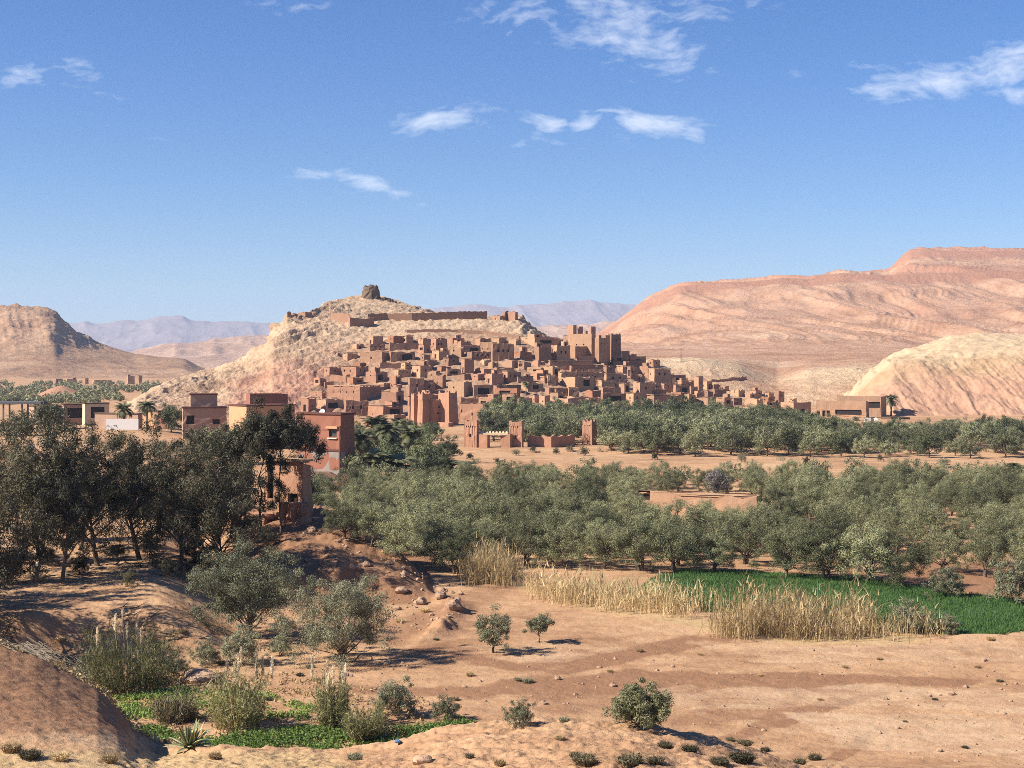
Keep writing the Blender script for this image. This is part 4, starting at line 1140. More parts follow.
# ------------------------------------------------------------------ other buildings of the valley
def block(root, name, xl, xc, xr, yt, yb, Y, theta, mat, holes_px=(), roof=True, frames=None, roofmat=None, W=None, D=None, trim=None, **kw):
    """one block of a painted house; holes given as (face, x0, x1, y0, y1, kind) in picture rows and columns"""
    c, s = math.cos(theta), math.sin(theta)
    mpp = Y / F
    Wd = W or max(xr - xc, .1) * mpp / c; Dp = D or max(xc - xl, .1) * mpp / s
    cor = px(xc, yb, Y); H = (yb - yt) * mpp
    holes = {'f': [], 'l': []}
    for (f_, x0, x1, y0, y1, kind) in holes_px:
        if f_ == 'l': a, b = (x0 - xl) * mpp / s, (x1 - xl) * mpp / s; L_ = Dp
        else: a, b = (x0 - xc) * mpp / c, (x1 - xc) * mpp / c; L_ = Wd
        a, b = max(a, .12), min(b, L_ - .12)
        if b > a + .1: holes[f_].append((round(a, 3), round(b, 3), round(max((yb - y1) * mpp, 0), 3), round((yb - y0) * mpp, 3), kind))
    cx = cor.x + Wd / 2 * c - Dp / 2 * s - root.location.x; cy_ = cor.y + Wd / 2 * s + Dp / 2 * c - root.location.y
    off = (cx, cy_, cor.z - root.location.z)
    add_body(root, Wd, Dp, H, holes, mat, roofmat=roofmat, name=name, off=off, rz=theta, roof=roof, frames=frames, **{'jit': .02, **kw})
    if trim:
        mb = MB(); e = .16
        t_ = kw.get('thick', .32)
        mb.box(-Wd / 2 - e, Wd / 2 + e, -Dp / 2 - e, Dp / 2 + e, H + .03, H + .26)
        link('cornice', shift(mb, *off, theta).mesh('cornice'), trim, root)
    return off, Wd, Dp, H

def local_box(root, off, theta, name, x0, x1, y0, y1, z0, z1, mat):
    mb = MB(); mb.box(x0, x1, y0, y1, z0, z1)
    return link(name, shift(mb, *off, theta).mesh(name), mat, root)

DW = [GLASS, BROWN_PAINT]
# the red house beside the ravine
def red_house():
    Y = 212.0; th = math.radians(62)
    root = thing('red_house', 'brick red house with a brown cornice and a yellow hood over its window', 'house', px(340, 488, Y))
    mpp = Y / F
    off, Wd, Dp, H = block(root, 'upper_wall', 294, 340.5, 352, 415, 452, Y, th, RED_PAINT, [('l', 328, 336, 429.5, 437, 'window'), ('l', 302, 309, 431, 437, 'window')], frames=DW, trim=BROWN_PAINT)
    b2, W2, D2, H2 = block(root, 'lower_wall', 294, 340.5, 344, 452, 486, Y, th, CEMENT, [('l', 328, 336, 458, 465, 'window')], frames=DW, roof=False)
    # yellow hood and sill over the window, brown corner pipe
    def on_left(name, x0, x1, y0, y1, out, mat, o=off, D_=Dp, W_=Wd, yb=452):
        s0 = (x0 - 294) * mpp / math.sin(th); s1 = (x1 - 294) * mpp / math.sin(th)
        mb = MB(); mb.box(-W_ / 2 - out, -W_ / 2 - .003, D_ / 2 - s1, D_ / 2 - s0, (yb - y1) * mpp, (yb - y0) * mpp)
        link(name, shift(mb, *o, th).mesh(name), mat, root)
    on_left('window_hood', 326, 338, 426.5, 428.8, .35, ORANGE_PAINT)
    on_left('window_hood', 300.5, 311, 428.5, 430.6, .3, ORANGE_PAINT)
    on_left('sill', 327, 337, 438, 439, .2, PALE_LIME)
    on_left('string_course', 294, 340, 449.5, 451.6, .1, BROWN_PAINT)
    on_left('corner_band', 339.2, 340.6, 426, 452, .09, BROWN_PAINT)
    on_left('corner_pipe', 339.2, 340.4, 452, 486, .16, BROWN_PAINT, b2, D2, W2, 486)
    # dish on the roof
    mb = MB(); n = 10
    for k in range(n):
        a0, a1 = 2 * math.pi * k / n, 2 * math.pi * (k + 1) / n
        mb.tri((0, .12, 0), (.45 * math.cos(a0), 0, .45 * math.sin(a0)), (.45 * math.cos(a1), 0, .45 * math.sin(a1)))
    mb.box(-.03, .03, .05, .11, -.9, 0)
    d = link('satellite_dish', mb.mesh('satellite_dish'), WHITE_WASH, None, px(322, 412.2, Y + 3) )
    tag(d, 'small white satellite dish standing on the red house roof', 'dish')
    d.rotation_euler = (math.radians(-25), 0, math.radians(-25))
    d.location = px(322, 411.6, Y + 3)
    mb2 = MB()
    # dark lean-to beside it
    r2 = thing('stone_shed', 'dark open lean-to in the shade right of the red house', 'shed', px(350, 480, Y + 3))
    block(r2, 'wall', 344, 347, 367, 457, 482, Y + 3, math.radians(22), ADOBE[4], [('f', 352, 363, 463, 481, 'doorway')], D=4)
    r3 = thing('yard_wall', 'low tan yard wall with a raised end, below the dark lean-to', 'wall', px(372, 487, 205))
    block(r3, 'wall', 366, 376, 378, 476, 492, 203, math.radians(60), ADOBE[1], (), roof=False, par=.2)
    block(r3, 'low_wall', 350, 368, 370, 483, 494, 203, math.radians(64), ADOBE[1], (), roof=False, par=.2)
    r4 = plain_wall('rubble_bank', 'long heap of brown rubble retaining the ground under the red house', 'rubble bank', [px(314, 488, 200), px(330, 489, 200), px(352, 492, 200)], 2.0, 2.4, ADOBE[4], rough=.3)
red_house()

def painted(name, label, cat, Y, th, parts):
    root = thing(name, label, cat, px(parts[0][2], parts[0][5], Y))
    for p in parts:
        nm, xl, xc, xr, yt, yb = p[:6]; kw = dict(p[6]) if len(p) > 6 else {}
        block(root, nm, xl, xc, xr, yt, yb, Y + kw.pop('back', 0), th, kw.pop('mat'), kw.pop('holes', ()), frames=[DARK_OPEN, BROWN_PAINT], **kw)
    return root

painted('beige_house', 'beige brown house with a smaller upper room and two dark openings, behind dark trees', 'house', 300, math.radians(14), [
    ('lower_wall', 181, 183, 224.5, 408.5, 436, dict(mat=BEIGE_PAINT, D=6, trim=BROWN_PAINT, holes=(('f', 186, 194, 415.5, 424, 'opening'), ('f', 211, 218, 419.5, 424.5, 'window')))),
    ('upper_wall', 184, 190.5, 216, 395, 409, dict(mat=BEIGE_PAINT, back=2.5, trim=BROWN_PAINT, D=5))])
painted('orange_house', 'orange and brown painted house with a flat brown roof edge, left of the red cube', 'house', 290, math.radians(38), [
    ('wall', 223.5, 246.5, 290, 406.5, 436, dict(mat=ORANGE_PAINT, trim=BROWN_PAINT))])
painted('red_cube_house', 'small plain red cube shaped room standing on the roofs behind the orange house', 'house', 305, math.radians(18), [
    ('wall', 248, 250, 286, 394, 420, dict(mat=RED_PAINT, D=6))])
painted('white_wall_house', 'long low grey house with a bright white front wall behind the dark trees', 'house', 330, math.radians(64), [
    ('wall', 88, 138, 141, 414.5, 430, dict(mat=BEIGE_PAINT, trim=OLD_WOOD)), ])
wwall = plain_wall('white_yard_wall', 'bright white rendered yard wall in front of the long low grey house', 'wall', [px(106, 425, 318), px(122, 425, 318), px(138.5, 425, 318)], 1.25, .25, WHITE_WASH, rough=.02)
painted('flat_roofed_house', 'low beige house with a deep open bay, left of the white wall', 'house', 345, math.radians(30), [
    ('wall', 80, 85, 106, 404, 420, dict(mat=CREAM_PAINT, trim=OLD_WOOD, holes=(('f', 90, 102, 407, 418, 'opening'),)))])
painted('terrace_house', 'low brown house with a thin flat roof and wide dark bay, beside the flat canopy', 'house', 350, math.radians(24), [
    ('wall', 61, 64, 84, 405, 420, dict(mat=BEIGE_PAINT, trim=OLD_WOOD, D=5, holes=(('f', 67, 81, 408, 418, 'opening'),)))])
painted('orange_yard_house', 'low orange house with a terracotta wall between the palms and the beige house', 'house', 335, math.radians(55), [
    ('wall', 139, 158, 168, 412, 430, dict(mat=ORANGE_PAINT, trim=OLD_WOOD)), ('annex', 154, 168, 172, 418, 432, dict(mat=RED_PAINT, back=-4))])
painted('low_brown_house', 'low dark brown house half hidden by trees at the far left', 'house', 350, math.radians(30), [
    ('wall', 20, 34, 62, 407, 422, dict(mat=BEIGE_PAINT, trim=OLD_WOOD, holes=(('f', 38, 42, 411, 416, 'window'), ('f', 50, 54, 411, 416, 'window'))))])

def canopy():
    Y = 330
    root = thing('flat_canopy', 'flat grey roof canopy on thin posts at the far left', 'canopy', px(10, 425, Y))
    o = root.location
    a, b = px(-14, 401.5, Y), px(44.5, 401.5, Y)
    mb = MB(); mb.box(a.x - o.x, b.x - o.x, -2.5, 2.5, a.z - o.z - .5, a.z - o.z); link('roof', mb.mesh('roof'), DARK_METAL, root)
    for x in (6.5, 25, 41):
        for dy in (-2, 2):
            p = px(x, 425, Y); mb = MB(); mb.box(p.x - o.x - .15, p.x - o.x + .15, dy - .15, dy + .15, -1.5, a.z - o.z - .5); link('post', mb.mesh('post'), DARK_METAL, root)
canopy()

pp = hit(681, 361.5)
mb = MB(); mb.tube([(0, 0, -.5), (0, 0, 5.2)], [.16, .12], 6); mb.box(-1.1, 1.1, -.1, .1, 4.6, 4.75)
tag(link('utility_pole', mb.mesh('utility_pole'), OLD_WOOD, None, pp), 'lone dark pole standing on the plain beyond the right end of the village', 'pole')

# tiny settlement under the left hill
for i, (x0, x1, yt, yb, tone, lab) in enumerate([(42, 52, 381.5, 385.5, 3, 'pale low house at the left end of the distant hamlet'), (53, 62, 379, 385, 4, 'dark long house in the distant hamlet under the rocky hill'), (63, 76, 379.3, 385, 1, 'wide tan house in the middle of the distant hamlet'), (84, 88, 378.3, 386, 3, 'narrow pale tower house of the distant hamlet'),
                                           (88, 108, 380.5, 385.5, 1, 'long tan wall house right of the pale tower in the distant hamlet'), (125, 134, 376.3, 381.5, 3, 'pale house above the trees at the right end of the distant hamlet'), (137, 142, 375.8, 383.5, 3, 'whitish tall house farthest right in the distant hamlet'), (100, 112, 382.5, 387.5, 0, 'rosy low house in front of the distant hamlet')]):
    house(x0, x0 + (x1 - x0) * .3, x1, yt, yb, tone=tone, feat='blank', label=lab, group='distant hamlet under the rocky hill', Y=1000)
    HOUSES.pop()
mb = MB()
g = hit(61, 398)
rr_ = random.Random(3)
# conical mound of earth in the far fields
mound = []
for k in range(6):
    mound.append([(14 * (1 - k / 5) ** .8 * math.cos(a) * rr_.uniform(.92, 1.08), 14 * (1 - k / 5) ** .8 * math.sin(a), -1 + 6.2 * k / 5) for a in [2 * math.pi * i / 18 for i in range(18)]])
for k in range(5):
    for i in range(18): mb.quad(mound[k][i], mound[k][(i + 1) % 18], mound[k + 1][(i + 1) % 18], mound[k + 1][i])
em = link('earth_mound', mb.mesh('earth_mound', True), ADOBE[0], None, g); em['kind'] = 'structure'

# buildings by the river at the right
def right_houses():
    Z3 = lambda *v: z(620, 240, 2.535, v)
    painted('arcade_house', 'long tan house with a shaded arcade and white goods in front, below the pale hill', 'house', 424, math.radians(66), [
        ('wall', *Z3(508, 624, 640, 408, 452), dict(mat=ADOBE[1], ruin=.12, holes=(('l', 820.5, 824, 412, 416, 'window'), ('l', 826, 829, 411, 417, 'opening'), ('l', 830, 833, 411, 417, 'opening'), ('l', 838, 862, 410, 415, 'opening'))))])
    painted('back_house', 'taller tan house with a shaded right side, behind the long arcade house', 'house', 431, math.radians(66), [
        ('wall', *Z3(560, 662, 692, 397, 452), dict(mat=ADOBE[1], holes=(('l', 868, 880, 402, 408, 'opening'),)))])
    painted('dark_tent_shed', 'low dark shed with a flat roof standing by itself under the pale hill', 'shed', 412, math.radians(20), [('wall', *Z3(680, 688, 740, 450, 470), dict(mat=OLD_WOOD, D=5))])
    painted('yellow_wall_house', 'low reddish house with a straw yellow roof edge and dark doorway, above the grove', 'house', 400, math.radians(40), [
        ('wall', *Z3(505, 540, 585, 460, 490), dict(mat=ADOBE[2], trim=ADOBE[3], holes=(('f', 837, 844, 424, 431, 'doorway'),)))])
    painted('grove_house', 'small square house with a dark doorway by the palms, at the village end', 'house', 418, math.radians(26), [
        ('wall', *Z3(425, 440, 486, 412, 450), dict(mat=ADOBE[1], D=6, holes=(('f', 800, 806, 409, 417, 'doorway'),)))])
    # goods outside the arcade
    for i, (x, col, lab) in enumerate(((867, PALE_LIME, 'white bundle'), (871, CEMENT, 'grey bundle'), (876, PALE_LIME, 'cream bundle'))):
        p = hit(x, 423)
        mb = MB(); mb.box(-.8, .8, -.6, .6, -.2, 1.0, taper=.3); mb.box(-.5, .5, -.4, .4, 1.0, 1.4, taper=.4)
        b = link('goods_bundle', mb.mesh('goods_bundle'), col, None, p); b.rotation_euler = (0, 0, i * .7)
        tag(b, lab + ' of goods heaped in front of the long arcade house', 'goods', 'goods outside the arcade house')
right_houses()

# flat-roofed mud building hidden in the olive grove
painted('grove_barn', 'long low mud barn with a flat cane roof half sunk in the olive trees', 'barn', 166, math.radians(64), [
    ('wall', 654, 757, 765, 496, 514, dict(mat=ADOBE[1], par=.1, roofmat=ADOBE[3], D=17, ruin=.3, holes=(('l', 676, 690, 495, 505, 'opening'),)))])

# collapsing building on the clay hill
def ruin():
    Y = 122.0; th = math.radians(63)
    root = thing('ruined_house', 'crumbling two-storey mud house on the clay hill behind thin trees, its lower walls worn away', 'ruin', px(303, 530, Y))
    block(root, 'upper_wall', 261, 303.5, 310, 463, 505, Y, th, ADOBE[0], [('l', 264, 270, 468, 500, 'opening'), ('l', 287, 297, 494, 505, 'opening')], taper=.05, par=.2, found=.0, roofmat=ADOBE[3], thick=.5, ruin=.1)
    block(root, 'roof_edge', 258, 304, 311, 459.5, 462, Y - .3, th, ADOBE[3], (), par=.1, found=0, ruin=.3)
    rng = random.Random(2)
    # worn foot of the walls: stacked lumps of earth
    c, s = math.cos(th), math.sin(th); mpp = Y / F
    def foot(nm, xl, xc, xr, yt, yb, Yb):
        Wd = (xr - xc) * mpp / c; Dp = (xc - xl) * mpp / s
        nx, nz = 26, 10
        cor = px(xc, yb, Yb) - root.location
        mb = MB(); H_ = (yb - yt) * mpp
        def P(a, b):
            L_ = Wd + Dp
            q = a * L_
            if q < Dp: x, y_ = -Wd / 2, Dp / 2 - q
            else: x, y_ = -Wd / 2 + (q - Dp), -Dp / 2
            lump = .7 * float(fbm(np.array([a * 9.0]), np.array([b * 4.0 + xl]), 4, .6)[0]) + .25 * (1 - b) + .1
            nx_, ny_ = (-1, 0) if q < Dp else (0, -1)
            x += nx_ * lump; y_ += ny_ * lump
            return (x, y_, b * H_ * (1 - .12 * abs(float(vnoise(np.array([a * 14.0]), np.array([xl + .5]))[0]))) - (1 - b) * 1.2)
        g_ = [[P(i / nx, j / nz) for i in range(nx + 1)] for j in range(nz + 1)]
        for j in range(nz):
            for i in range(nx): mb.quad(g_[j][i], g_[j][i + 1], g_[j + 1][i + 1], g_[j + 1][i])
        for i in range(nx):
            a, b = g_[nz][i], g_[nz][i + 1]
            mb.quad(a, b, (b[0] * .2, b[1] * .2, H_), (a[0] * .2, a[1] * .2, H_))
        cx = cor.x + Wd / 2 * c - Dp / 2 * s; cy_ = cor.y + Wd / 2 * s + Dp / 2 * c
        link(nm, shift(mb, cx, cy_, cor.z, th).mesh(nm), ADOBE[0], root)
    foot('worn_foot', 281, 303.5, 310, 503, 534, Y - 1.0)
    foot('worn_foot', 222, 262, 280, 514, 533, Y + .5)
    plain_wall('fallen_garden_wall', 'low crumbled mud wall on the terrace left of the ruined house', 'wall', [px(196, 527, 124), px(212, 526, 124), px(232, 524, 123.5)], 1.6, .6, ADOBE[1], rough=.3)
ruin()
# ------------------------------------------------------------------ vegetation
def leaf_mat(name, c0, c1, trans=0.16, rough=0.6, var=.6):
    m, t = new_mat(name)
    g = t.n('ShaderNodeNewGeometry')
    oi = t.n('ShaderNodeObjectInfo').outputs['Random']
    f = t.math('ADD', t.math('MULTIPLY', g.outputs['Random Per Island'], .42), t.math('MULTIPLY', oi, .58))
    c = t.mix(f, c0, c1)
    c = t.mix(1.0, c, t.math('ADD', 1.02 - var / 2, t.math('MULTIPLY', oi, var)), 'MULTIPLY')
    d = t.n('ShaderNodeBsdfPrincipled'); t.link(c, d.inputs['Base Color']); d.inputs['Roughness'].default_value = rough
    d.inputs['Specular IOR Level'].default_value = .25
    tr = t.n('ShaderNodeBsdfTranslucent'); t.link(c, tr.inputs['Color'])
    mx = t.n('ShaderNodeMixShader'); mx.inputs[0].default_value = trans
    t.link(d.outputs[0], mx.inputs[1]); t.link(tr.outputs[0], mx.inputs[2])
    o = t.n('ShaderNodeOutputMaterial'); t.link(mx.outputs[0], o.inputs[0])
    return m

OLIVE = leaf_mat("olive_leaf", (0.070, 0.076, 0.030), (0.290, 0.285, 0.148))
OLIVE_FAR = leaf_mat("grove_leaf", (0.070, 0.077, 0.032), (0.265, 0.262, 0.140))
EUCA = leaf_mat("eucalyptus_leaf", (0.030, 0.030, 0.015), (0.140, 0.124, 0.070), .2)
SILVER = leaf_mat("silver_shrub_leaf", (0.120, 0.124, 0.068), (0.290, 0.275, 0.165), var=.12)
BROAD = leaf_mat("dark_broad_leaf", (0.052, 0.066, 0.028), (0.175, 0.185, 0.085))
PALM = leaf_mat("palm_leaf", (0.070, 0.085, 0.036), (0.190, 0.185, 0.090))
ALMOND = leaf_mat("pale_blossom_twig", (0.22, 0.18, 0.17), (0.40, 0.34, 0.33))
REED = leaf_mat("dry_reed", (0.34, 0.245, 0.115), (0.70, 0.53, 0.29), .3)
PLUME = leaf_mat("reed_plume", (0.55, 0.45, 0.30), (0.78, 0.68, 0.50), .3)
CANE = leaf_mat("green_cane_leaf", (0.125, 0.130, 0.050), (0.360, 0.320, 0.150), .3)
GRASS = leaf_mat("lush_weed", (0.062, 0.115, 0.022), (0.190, 0.265, 0.062), .3)
CROP = leaf_mat("barley_blade", (0.052, 0.118, 0.028), (0.115, 0.205, 0.052), .3)
STRAW = leaf_mat("straw_tuft", (0.36, 0.245, 0.115), (0.58, 0.43, 0.22), .2)
SCRUB = leaf_mat("dark_scrub", (0.055, 0.052, 0.028), (0.150, 0.120, 0.065))
AGAVE_M = plain_mat("agave_leaf", (0.135, 0.175, 0.095), .5, .2, 4)
AGAVE_Y = plain_mat("agave_margin", (0.48, 0.45, 0.22), .5, .15, 4)
BARK = plain_mat("grey_brown_bark", (0.145, 0.105, 0.075), .95, .3, 5, .5)
PALE_BARK = plain_mat("pale_smooth_bark", (0.46, 0.38, 0.30), .8, .22, 3, .2)
ROCK = adobe_mat("brown_stone", (0.40, 0.27, 0.18), (0.28, 0.18, 0.12))

def leaves(rs, ctr, rad, n, ln, wd, up=0.0, shell=2.0, flat=.85, hang=0.0):
    """n diamond leaves in each clump: centres (k,3), radii (k,)"""
    ctr = np.repeat(np.asarray(ctr, float), n, 0); rad = np.repeat(np.asarray(rad, float), n)
    k = len(ctr)
    d = rs.normal(size=(k, 3)); d /= np.linalg.norm(d, axis=1, keepdims=True)
    r = rad * rs.random(k) ** (1 / shell)
    c = ctr + d * r[:, None] * np.array([1, 1, flat])
    nrm = d * 1.0 + rs.normal(size=(k, 3)) * .42 + np.array([0, 0, .25]); nrm /= np.linalg.norm(nrm, axis=1, keepdims=True)
    a = rs.normal(size=(k, 3)) + d * .5
    a[:, 2] = a[:, 2] * (1 - .4 * abs(hang)) + up - hang
    a -= nrm * np.sum(a * nrm, 1, keepdims=True) * .8
    a /= np.linalg.norm(a, axis=1, keepdims=True)
    b = np.cross(a, nrm); b /= np.linalg.norm(b, axis=1, keepdims=True) + 1e-9
    L_ = ln * rs.uniform(.6, 1.35, k)[:, None] / 2; w_ = wd * rs.uniform(.7, 1.3, k)[:, None] / 2
    v = np.stack([c - a * L_, c + b * w_, c + a * L_, c - b * w_], 1).reshape(-1, 3)
    return v

def leaf_mesh(name, v):
    q = np.arange(len(v)).reshape(-1, 4)
    return np_mesh(name, v, q)

def crown_clumps(rs, n, rx, rz, cz, rmin, rmax, hollow=.45, lump=.25):
    out, rad = [], []
    while len(out) < n:
        d = rs.normal(size=3); d /= np.linalg.norm(d)
        r = (hollow + (1 - hollow) * rs.random() ** .6)
        k = 1 + lump * math.sin(3 * math.atan2(d[1], d[0]) + n) * .6 + rs.uniform(-lump, lump)
        p = np.array([d[0] * rx * r * k, d[1] * rx * r * k, cz + d[2] * rz * r * k])
        if d[2] < -.75: continue
        out.append(p); rad.append(rs.uniform(rmin, rmax))
    return np.array(out), np.array(rad)

def limb_mesh(name, rs, base_r, clumps, fork, stems=1, sides=6, lean=(0, 0), maxl=14):
    mb = MB(); top = float(np.max(np.asarray(clumps)[:, 2])) * .86
    for s_ in range(stems):
        a = 2 * math.pi * s_ / stems + rs.uniform(0, 1)
        if stems > 1:
            far = clumps[rs.randint(len(clumps))]
            end = Vector((far[0] * .5 + math.cos(a) * .4, far[1] * .5 + math.sin(a) * .4, top * rs.uniform(.7, 1)))
        else:
            end = Vector((lean[0] * 2 + rs.uniform(-.4, .4), lean[1] * 2 + rs.uniform(-.4, .4), top))
        b0 = Vector((math.cos(a) * base_r * (stems > 1), math.sin(a) * base_r * (stems > 1), -.4))
        n = 7; path = []
        for k in range(n + 1):
            t = k / n; w_ = .06 * top * math.sin(math.pi * t)
            path.append(b0.lerp(end, t) + Vector((rs.uniform(-1, 1) * w_ * .5 + lean[0] * math.sin(math.pi * t), rs.uniform(-1, 1) * w_ * .5, 0)))
        mb.tube(path, [base_r * (1.15 - .95 * k / n) for k in range(n + 1)], sides)
        for i in rs.permutation(len(clumps))[:maxl // stems + 1]:
            t = Vector(clumps[i])
            zs = min(max(t.z - .75 * math.hypot(t.x, t.y) - .2, fork * .8), top * .93)
            q = (zs + .4) / (end.z + .4) * n; k = int(min(max(q, 0), n - 1)); st = path[k].lerp(path[k + 1], min(max(q - k, 0), 1))
            m1 = st.lerp(t, .5) + Vector((rs.uniform(-.2, .2), rs.uniform(-.2, .2), rs.uniform(-.1, .3)))
            r0 = base_r * .45 * (1 - .6 * zs / top)
            mb.tube([st, m1, t], [r0, r0 * .65, r0 * .2], 5)
    return mb.mesh(name, True)

TREE_KINDS = {}
def tree_kind(key, seed, h, rx, n_cl, n_lf, ln, wd, cr, fork, base_r, leafmat, bark, stems=1, up=0., hang=0., cz=None, rz=None, hollow=.45, lump=.25, trunk_name='trunk', lean=(0, 0), extra=None, maxl=14):
    rs = np.random.RandomState(seed)
    rz = rz or (h - fork) * .5; cz = cz or h - rz * .92
    cl, rd = crown_clumps(rs, n_cl, rx - cr[1] * .5, rz - cr[1] * .4, cz, cr[0], cr[1], hollow, lump)
    if extra is not None:
        cl = np.concatenate([cl, np.array([e[:3] for e in extra])]); rd = np.concatenate([rd, np.array([e[3] for e in extra])])
    cm = leaf_mesh('crown', leaves(rs, cl, rd, n_lf, ln, wd, up, 2.4, .85, hang)); cm.materials.append(leafmat)
    tm = limb_mesh(trunk_name, rs, base_r, cl, fork, stems, lean=lean, maxl=maxl); tm.materials.append(bark)
    TREE_KINDS.setdefault(key, []).append((tm, cm, h, rx))

def plant(name, key, i, p, label, cat, group=None, scale=1.0, rz=0.0, sz=1.0, crown='crown', trunk='trunk'):
    ks = TREE_KINDS[key]; tm, cm, h, rx = ks[i % len(ks)]
    r = thing(name, label, cat, p, rz, group)
    r.scale = (scale, scale, scale * sz)
    link(trunk, tm, None, r); link(crown, cm, None, r)
    return r

for s_ in range(5):   # olives of the orchard, seen from about a hundred metres
    tree_kind('olive', 100 + s_, 5.2, 3.1, 84, 215, .155, .055, (.42, .80), .9, .16, OLIVE, BARK, stems=2, up=.45, lump=.3, cz=2.75, rz=2.6, hollow=.5)
for s_ in range(4):
    tree_kind('olive_far', 120 + s_, 5.0, 3.2, 52, 125, .26, .115, (.55, 1.0), .9, .16, OLIVE_FAR, BARK, up=.4, lump=.3, maxl=6, cz=2.5, rz=2.5, hollow=.5)
for s_ in range(3):
    tree_kind('broad', 140 + s_, 7.0, 4.0, 60, 140, .31, .15, (.7, 1.25), 1.2, .2, BROAD, BARK, lump=.32, cz=3.5, rz=3.5)
for s_ in range(2):
    tree_kind('almond', 150 + s_, 4.6, 2.5, 34, 130, .30, .07, (.5, .85), .9, .13, ALMOND, BARK, up=.5, cz=2.5, rz=2.1)
for s_ in range(3):
    tree_kind('euca', 160 + s_, 13.0, 5.0, 105, 200, .34, .075, (.6, 1.2), 1.6, .24, EUCA, PALE_BARK if s_ == 0 else BARK, hang=.5, hollow=.25, lump=.45, cz=6.2, rz=6.4, lean=(.5, 0), maxl=26)
for s_ in range(3):   # slender ones, foliage gathered at the top with tufts down the stem
    rr2 = np.random.RandomState(170 + s_)
    ex = [(rr2.uniform(-.9, .9), rr2.uniform(-.9, .9), zz, rr2.uniform(.5, .95)) for zz in (2.6, 3.0, 3.3, 3.9, 4.3, 4.7, 5.2, 5.9, 6.4, 6.8)]
    tree_kind('slim_euca', 170 + s_, 11.5, 3.3, 52, 220, .32, .075, (.6, 1.05), 3.5, .15, EUCA, BARK, hang=.4, hollow=.3, lump=.38, cz=8.9, rz=2.8, extra=ex, maxl=18)
for s_ in range(2):
    tree_kind('under', 210 + s_, 5.6, 3.0, 90, 130, .28, .07, (.4, .85), .4, .08, EUCA, BARK, stems=3, up=.2, lump=.42, cz=2.5, rz=2.9, hollow=.2, maxl=20)
for s_ in range(2):   # broad silvery shrubs
    tree_kind('silver', 180 + s_, 5.6, 3.7, 160, 300, .13, .038, (.35, .70), .5, .13, SILVER, BARK, stems=3, up=.9, lump=.34, cz=2.7, rz=2.95, maxl=26)
for s_ in range(3):   # small shrubs
    tree_kind('bush', 190 + s_, 1.9, 1.2, 80, 110, .13, .03, (.16, .30), .15, .03, SILVER, BARK, stems=3, up=1.0, lump=.34, cz=.85, rz=1.05, maxl=20)
tree_kind('young_olive', 196, 2.5, 1.3, 60, 120, .14, .038, (.2, .38), .5, .05, SILVER, BARK, stems=2, up=1.1, lump=.36, maxl=16, cz=1.4, rz=1.15)
tree_kind('young_olive', 197, 2.2, 1.0, 46, 120, .14, .038, (.18, .34), .6, .045, SILVER, BARK, stems=1, up=1.1, lump=.36, maxl=14, cz=1.3, rz=.95)
tree_kind('dense_bush', 198, 2.2, 1.65, 130, 140, .14, .042, (.2, .38), .15, .05, OLIVE, BARK, stems=3, up=.8, lump=.32, cz=1.0, rz=1.2, maxl=20)

# ---- date palms
def palm_kind(key, seed, trunk_h, frond, n):
    rs = np.random.RandomState(seed)
    mb = MB()
    if trunk_h > .8:
        k = 9
        mb.tube([(.12 * math.sin(i * .5) * trunk_h * .12, 0, -.4 + (trunk_h + .4) * i / k) for i in range(k + 1)], [.24 - .05 * i / k + (.03 if i % 2 else 0) for i in range(k + 1)], 8)
    else:
        mb.tube([(0, 0, -.4), (0, 0, trunk_h)], [.3, .28], 8)
    tm = mb.mesh('trunk', True); tm.materials.append(BARK)
    vs = []
    for j in range(n):
        az = 2.399 * j + rs.uniform(-.2, .2); el = math.radians(rs.uniform(82, -25) if j > n * .3 else rs.uniform(85, 35))
        L_ = frond * rs.uniform(.8, 1.1); p = np.array([.1 * math.cos(az), .1 * math.sin(az), trunk_h]); segs = 9
        d_el = el
        for q in range(segs):
            d = np.array([math.cos(az) * math.cos(d_el), math.sin(az) * math.cos(d_el), math.sin(d_el)])
            nxt = p + d * L_ / segs
            side = np.array([-math.sin(az), math.cos(az), 0]); upv = np.cross(d, side)
            vs.append([p - side * .025, p + side * .025, nxt + side * .02, nxt - side * .02])
            for h_ in range(3):
                f_ = (q + h_ / 3) / segs
                lw = .95 * math.sin(math.pi * min(1, .18 + f_ * .85)) * frond / 3.2
                c = p + d * (L_ / segs) * h_ / 3
                for sgn in (-1, 1):
                    tip = c + side * sgn * lw * .8 + d * lw * .6 - upv * lw * .12 + np.array([0, 0, -.1 * lw])
                    vs.append([c, c + d * .13, tip, tip - d * .03])
            p = nxt; d_el -= math.radians(rs.uniform(8, 15))
    cm = leaf_mesh('fronds', np.array(vs).reshape(-1, 3)); cm.materials.append(PALM)
    TREE_KINDS.setdefault(key, []).append((tm, cm, trunk_h + frond * .6, frond))
palm_kind('palm', 201, 4.5, 3.0, 46); palm_kind('palm', 202, 5.6, 2.9, 42); palm_kind('short_palm', 203, 1.2, 3.3, 44); palm_kind('short_palm', 204, .6, 3.0, 40)

def base_for_top(x, ytop, Y, h):
    """scale so that a plant of height h rooted at (x, Y) reaches the row ytop"""
    X = (x - 512) * Y / F; g = drop(X, Y)
    return Vector((X, Y, g)), (EYE - (ytop - HZ) * Y / F - g) / h

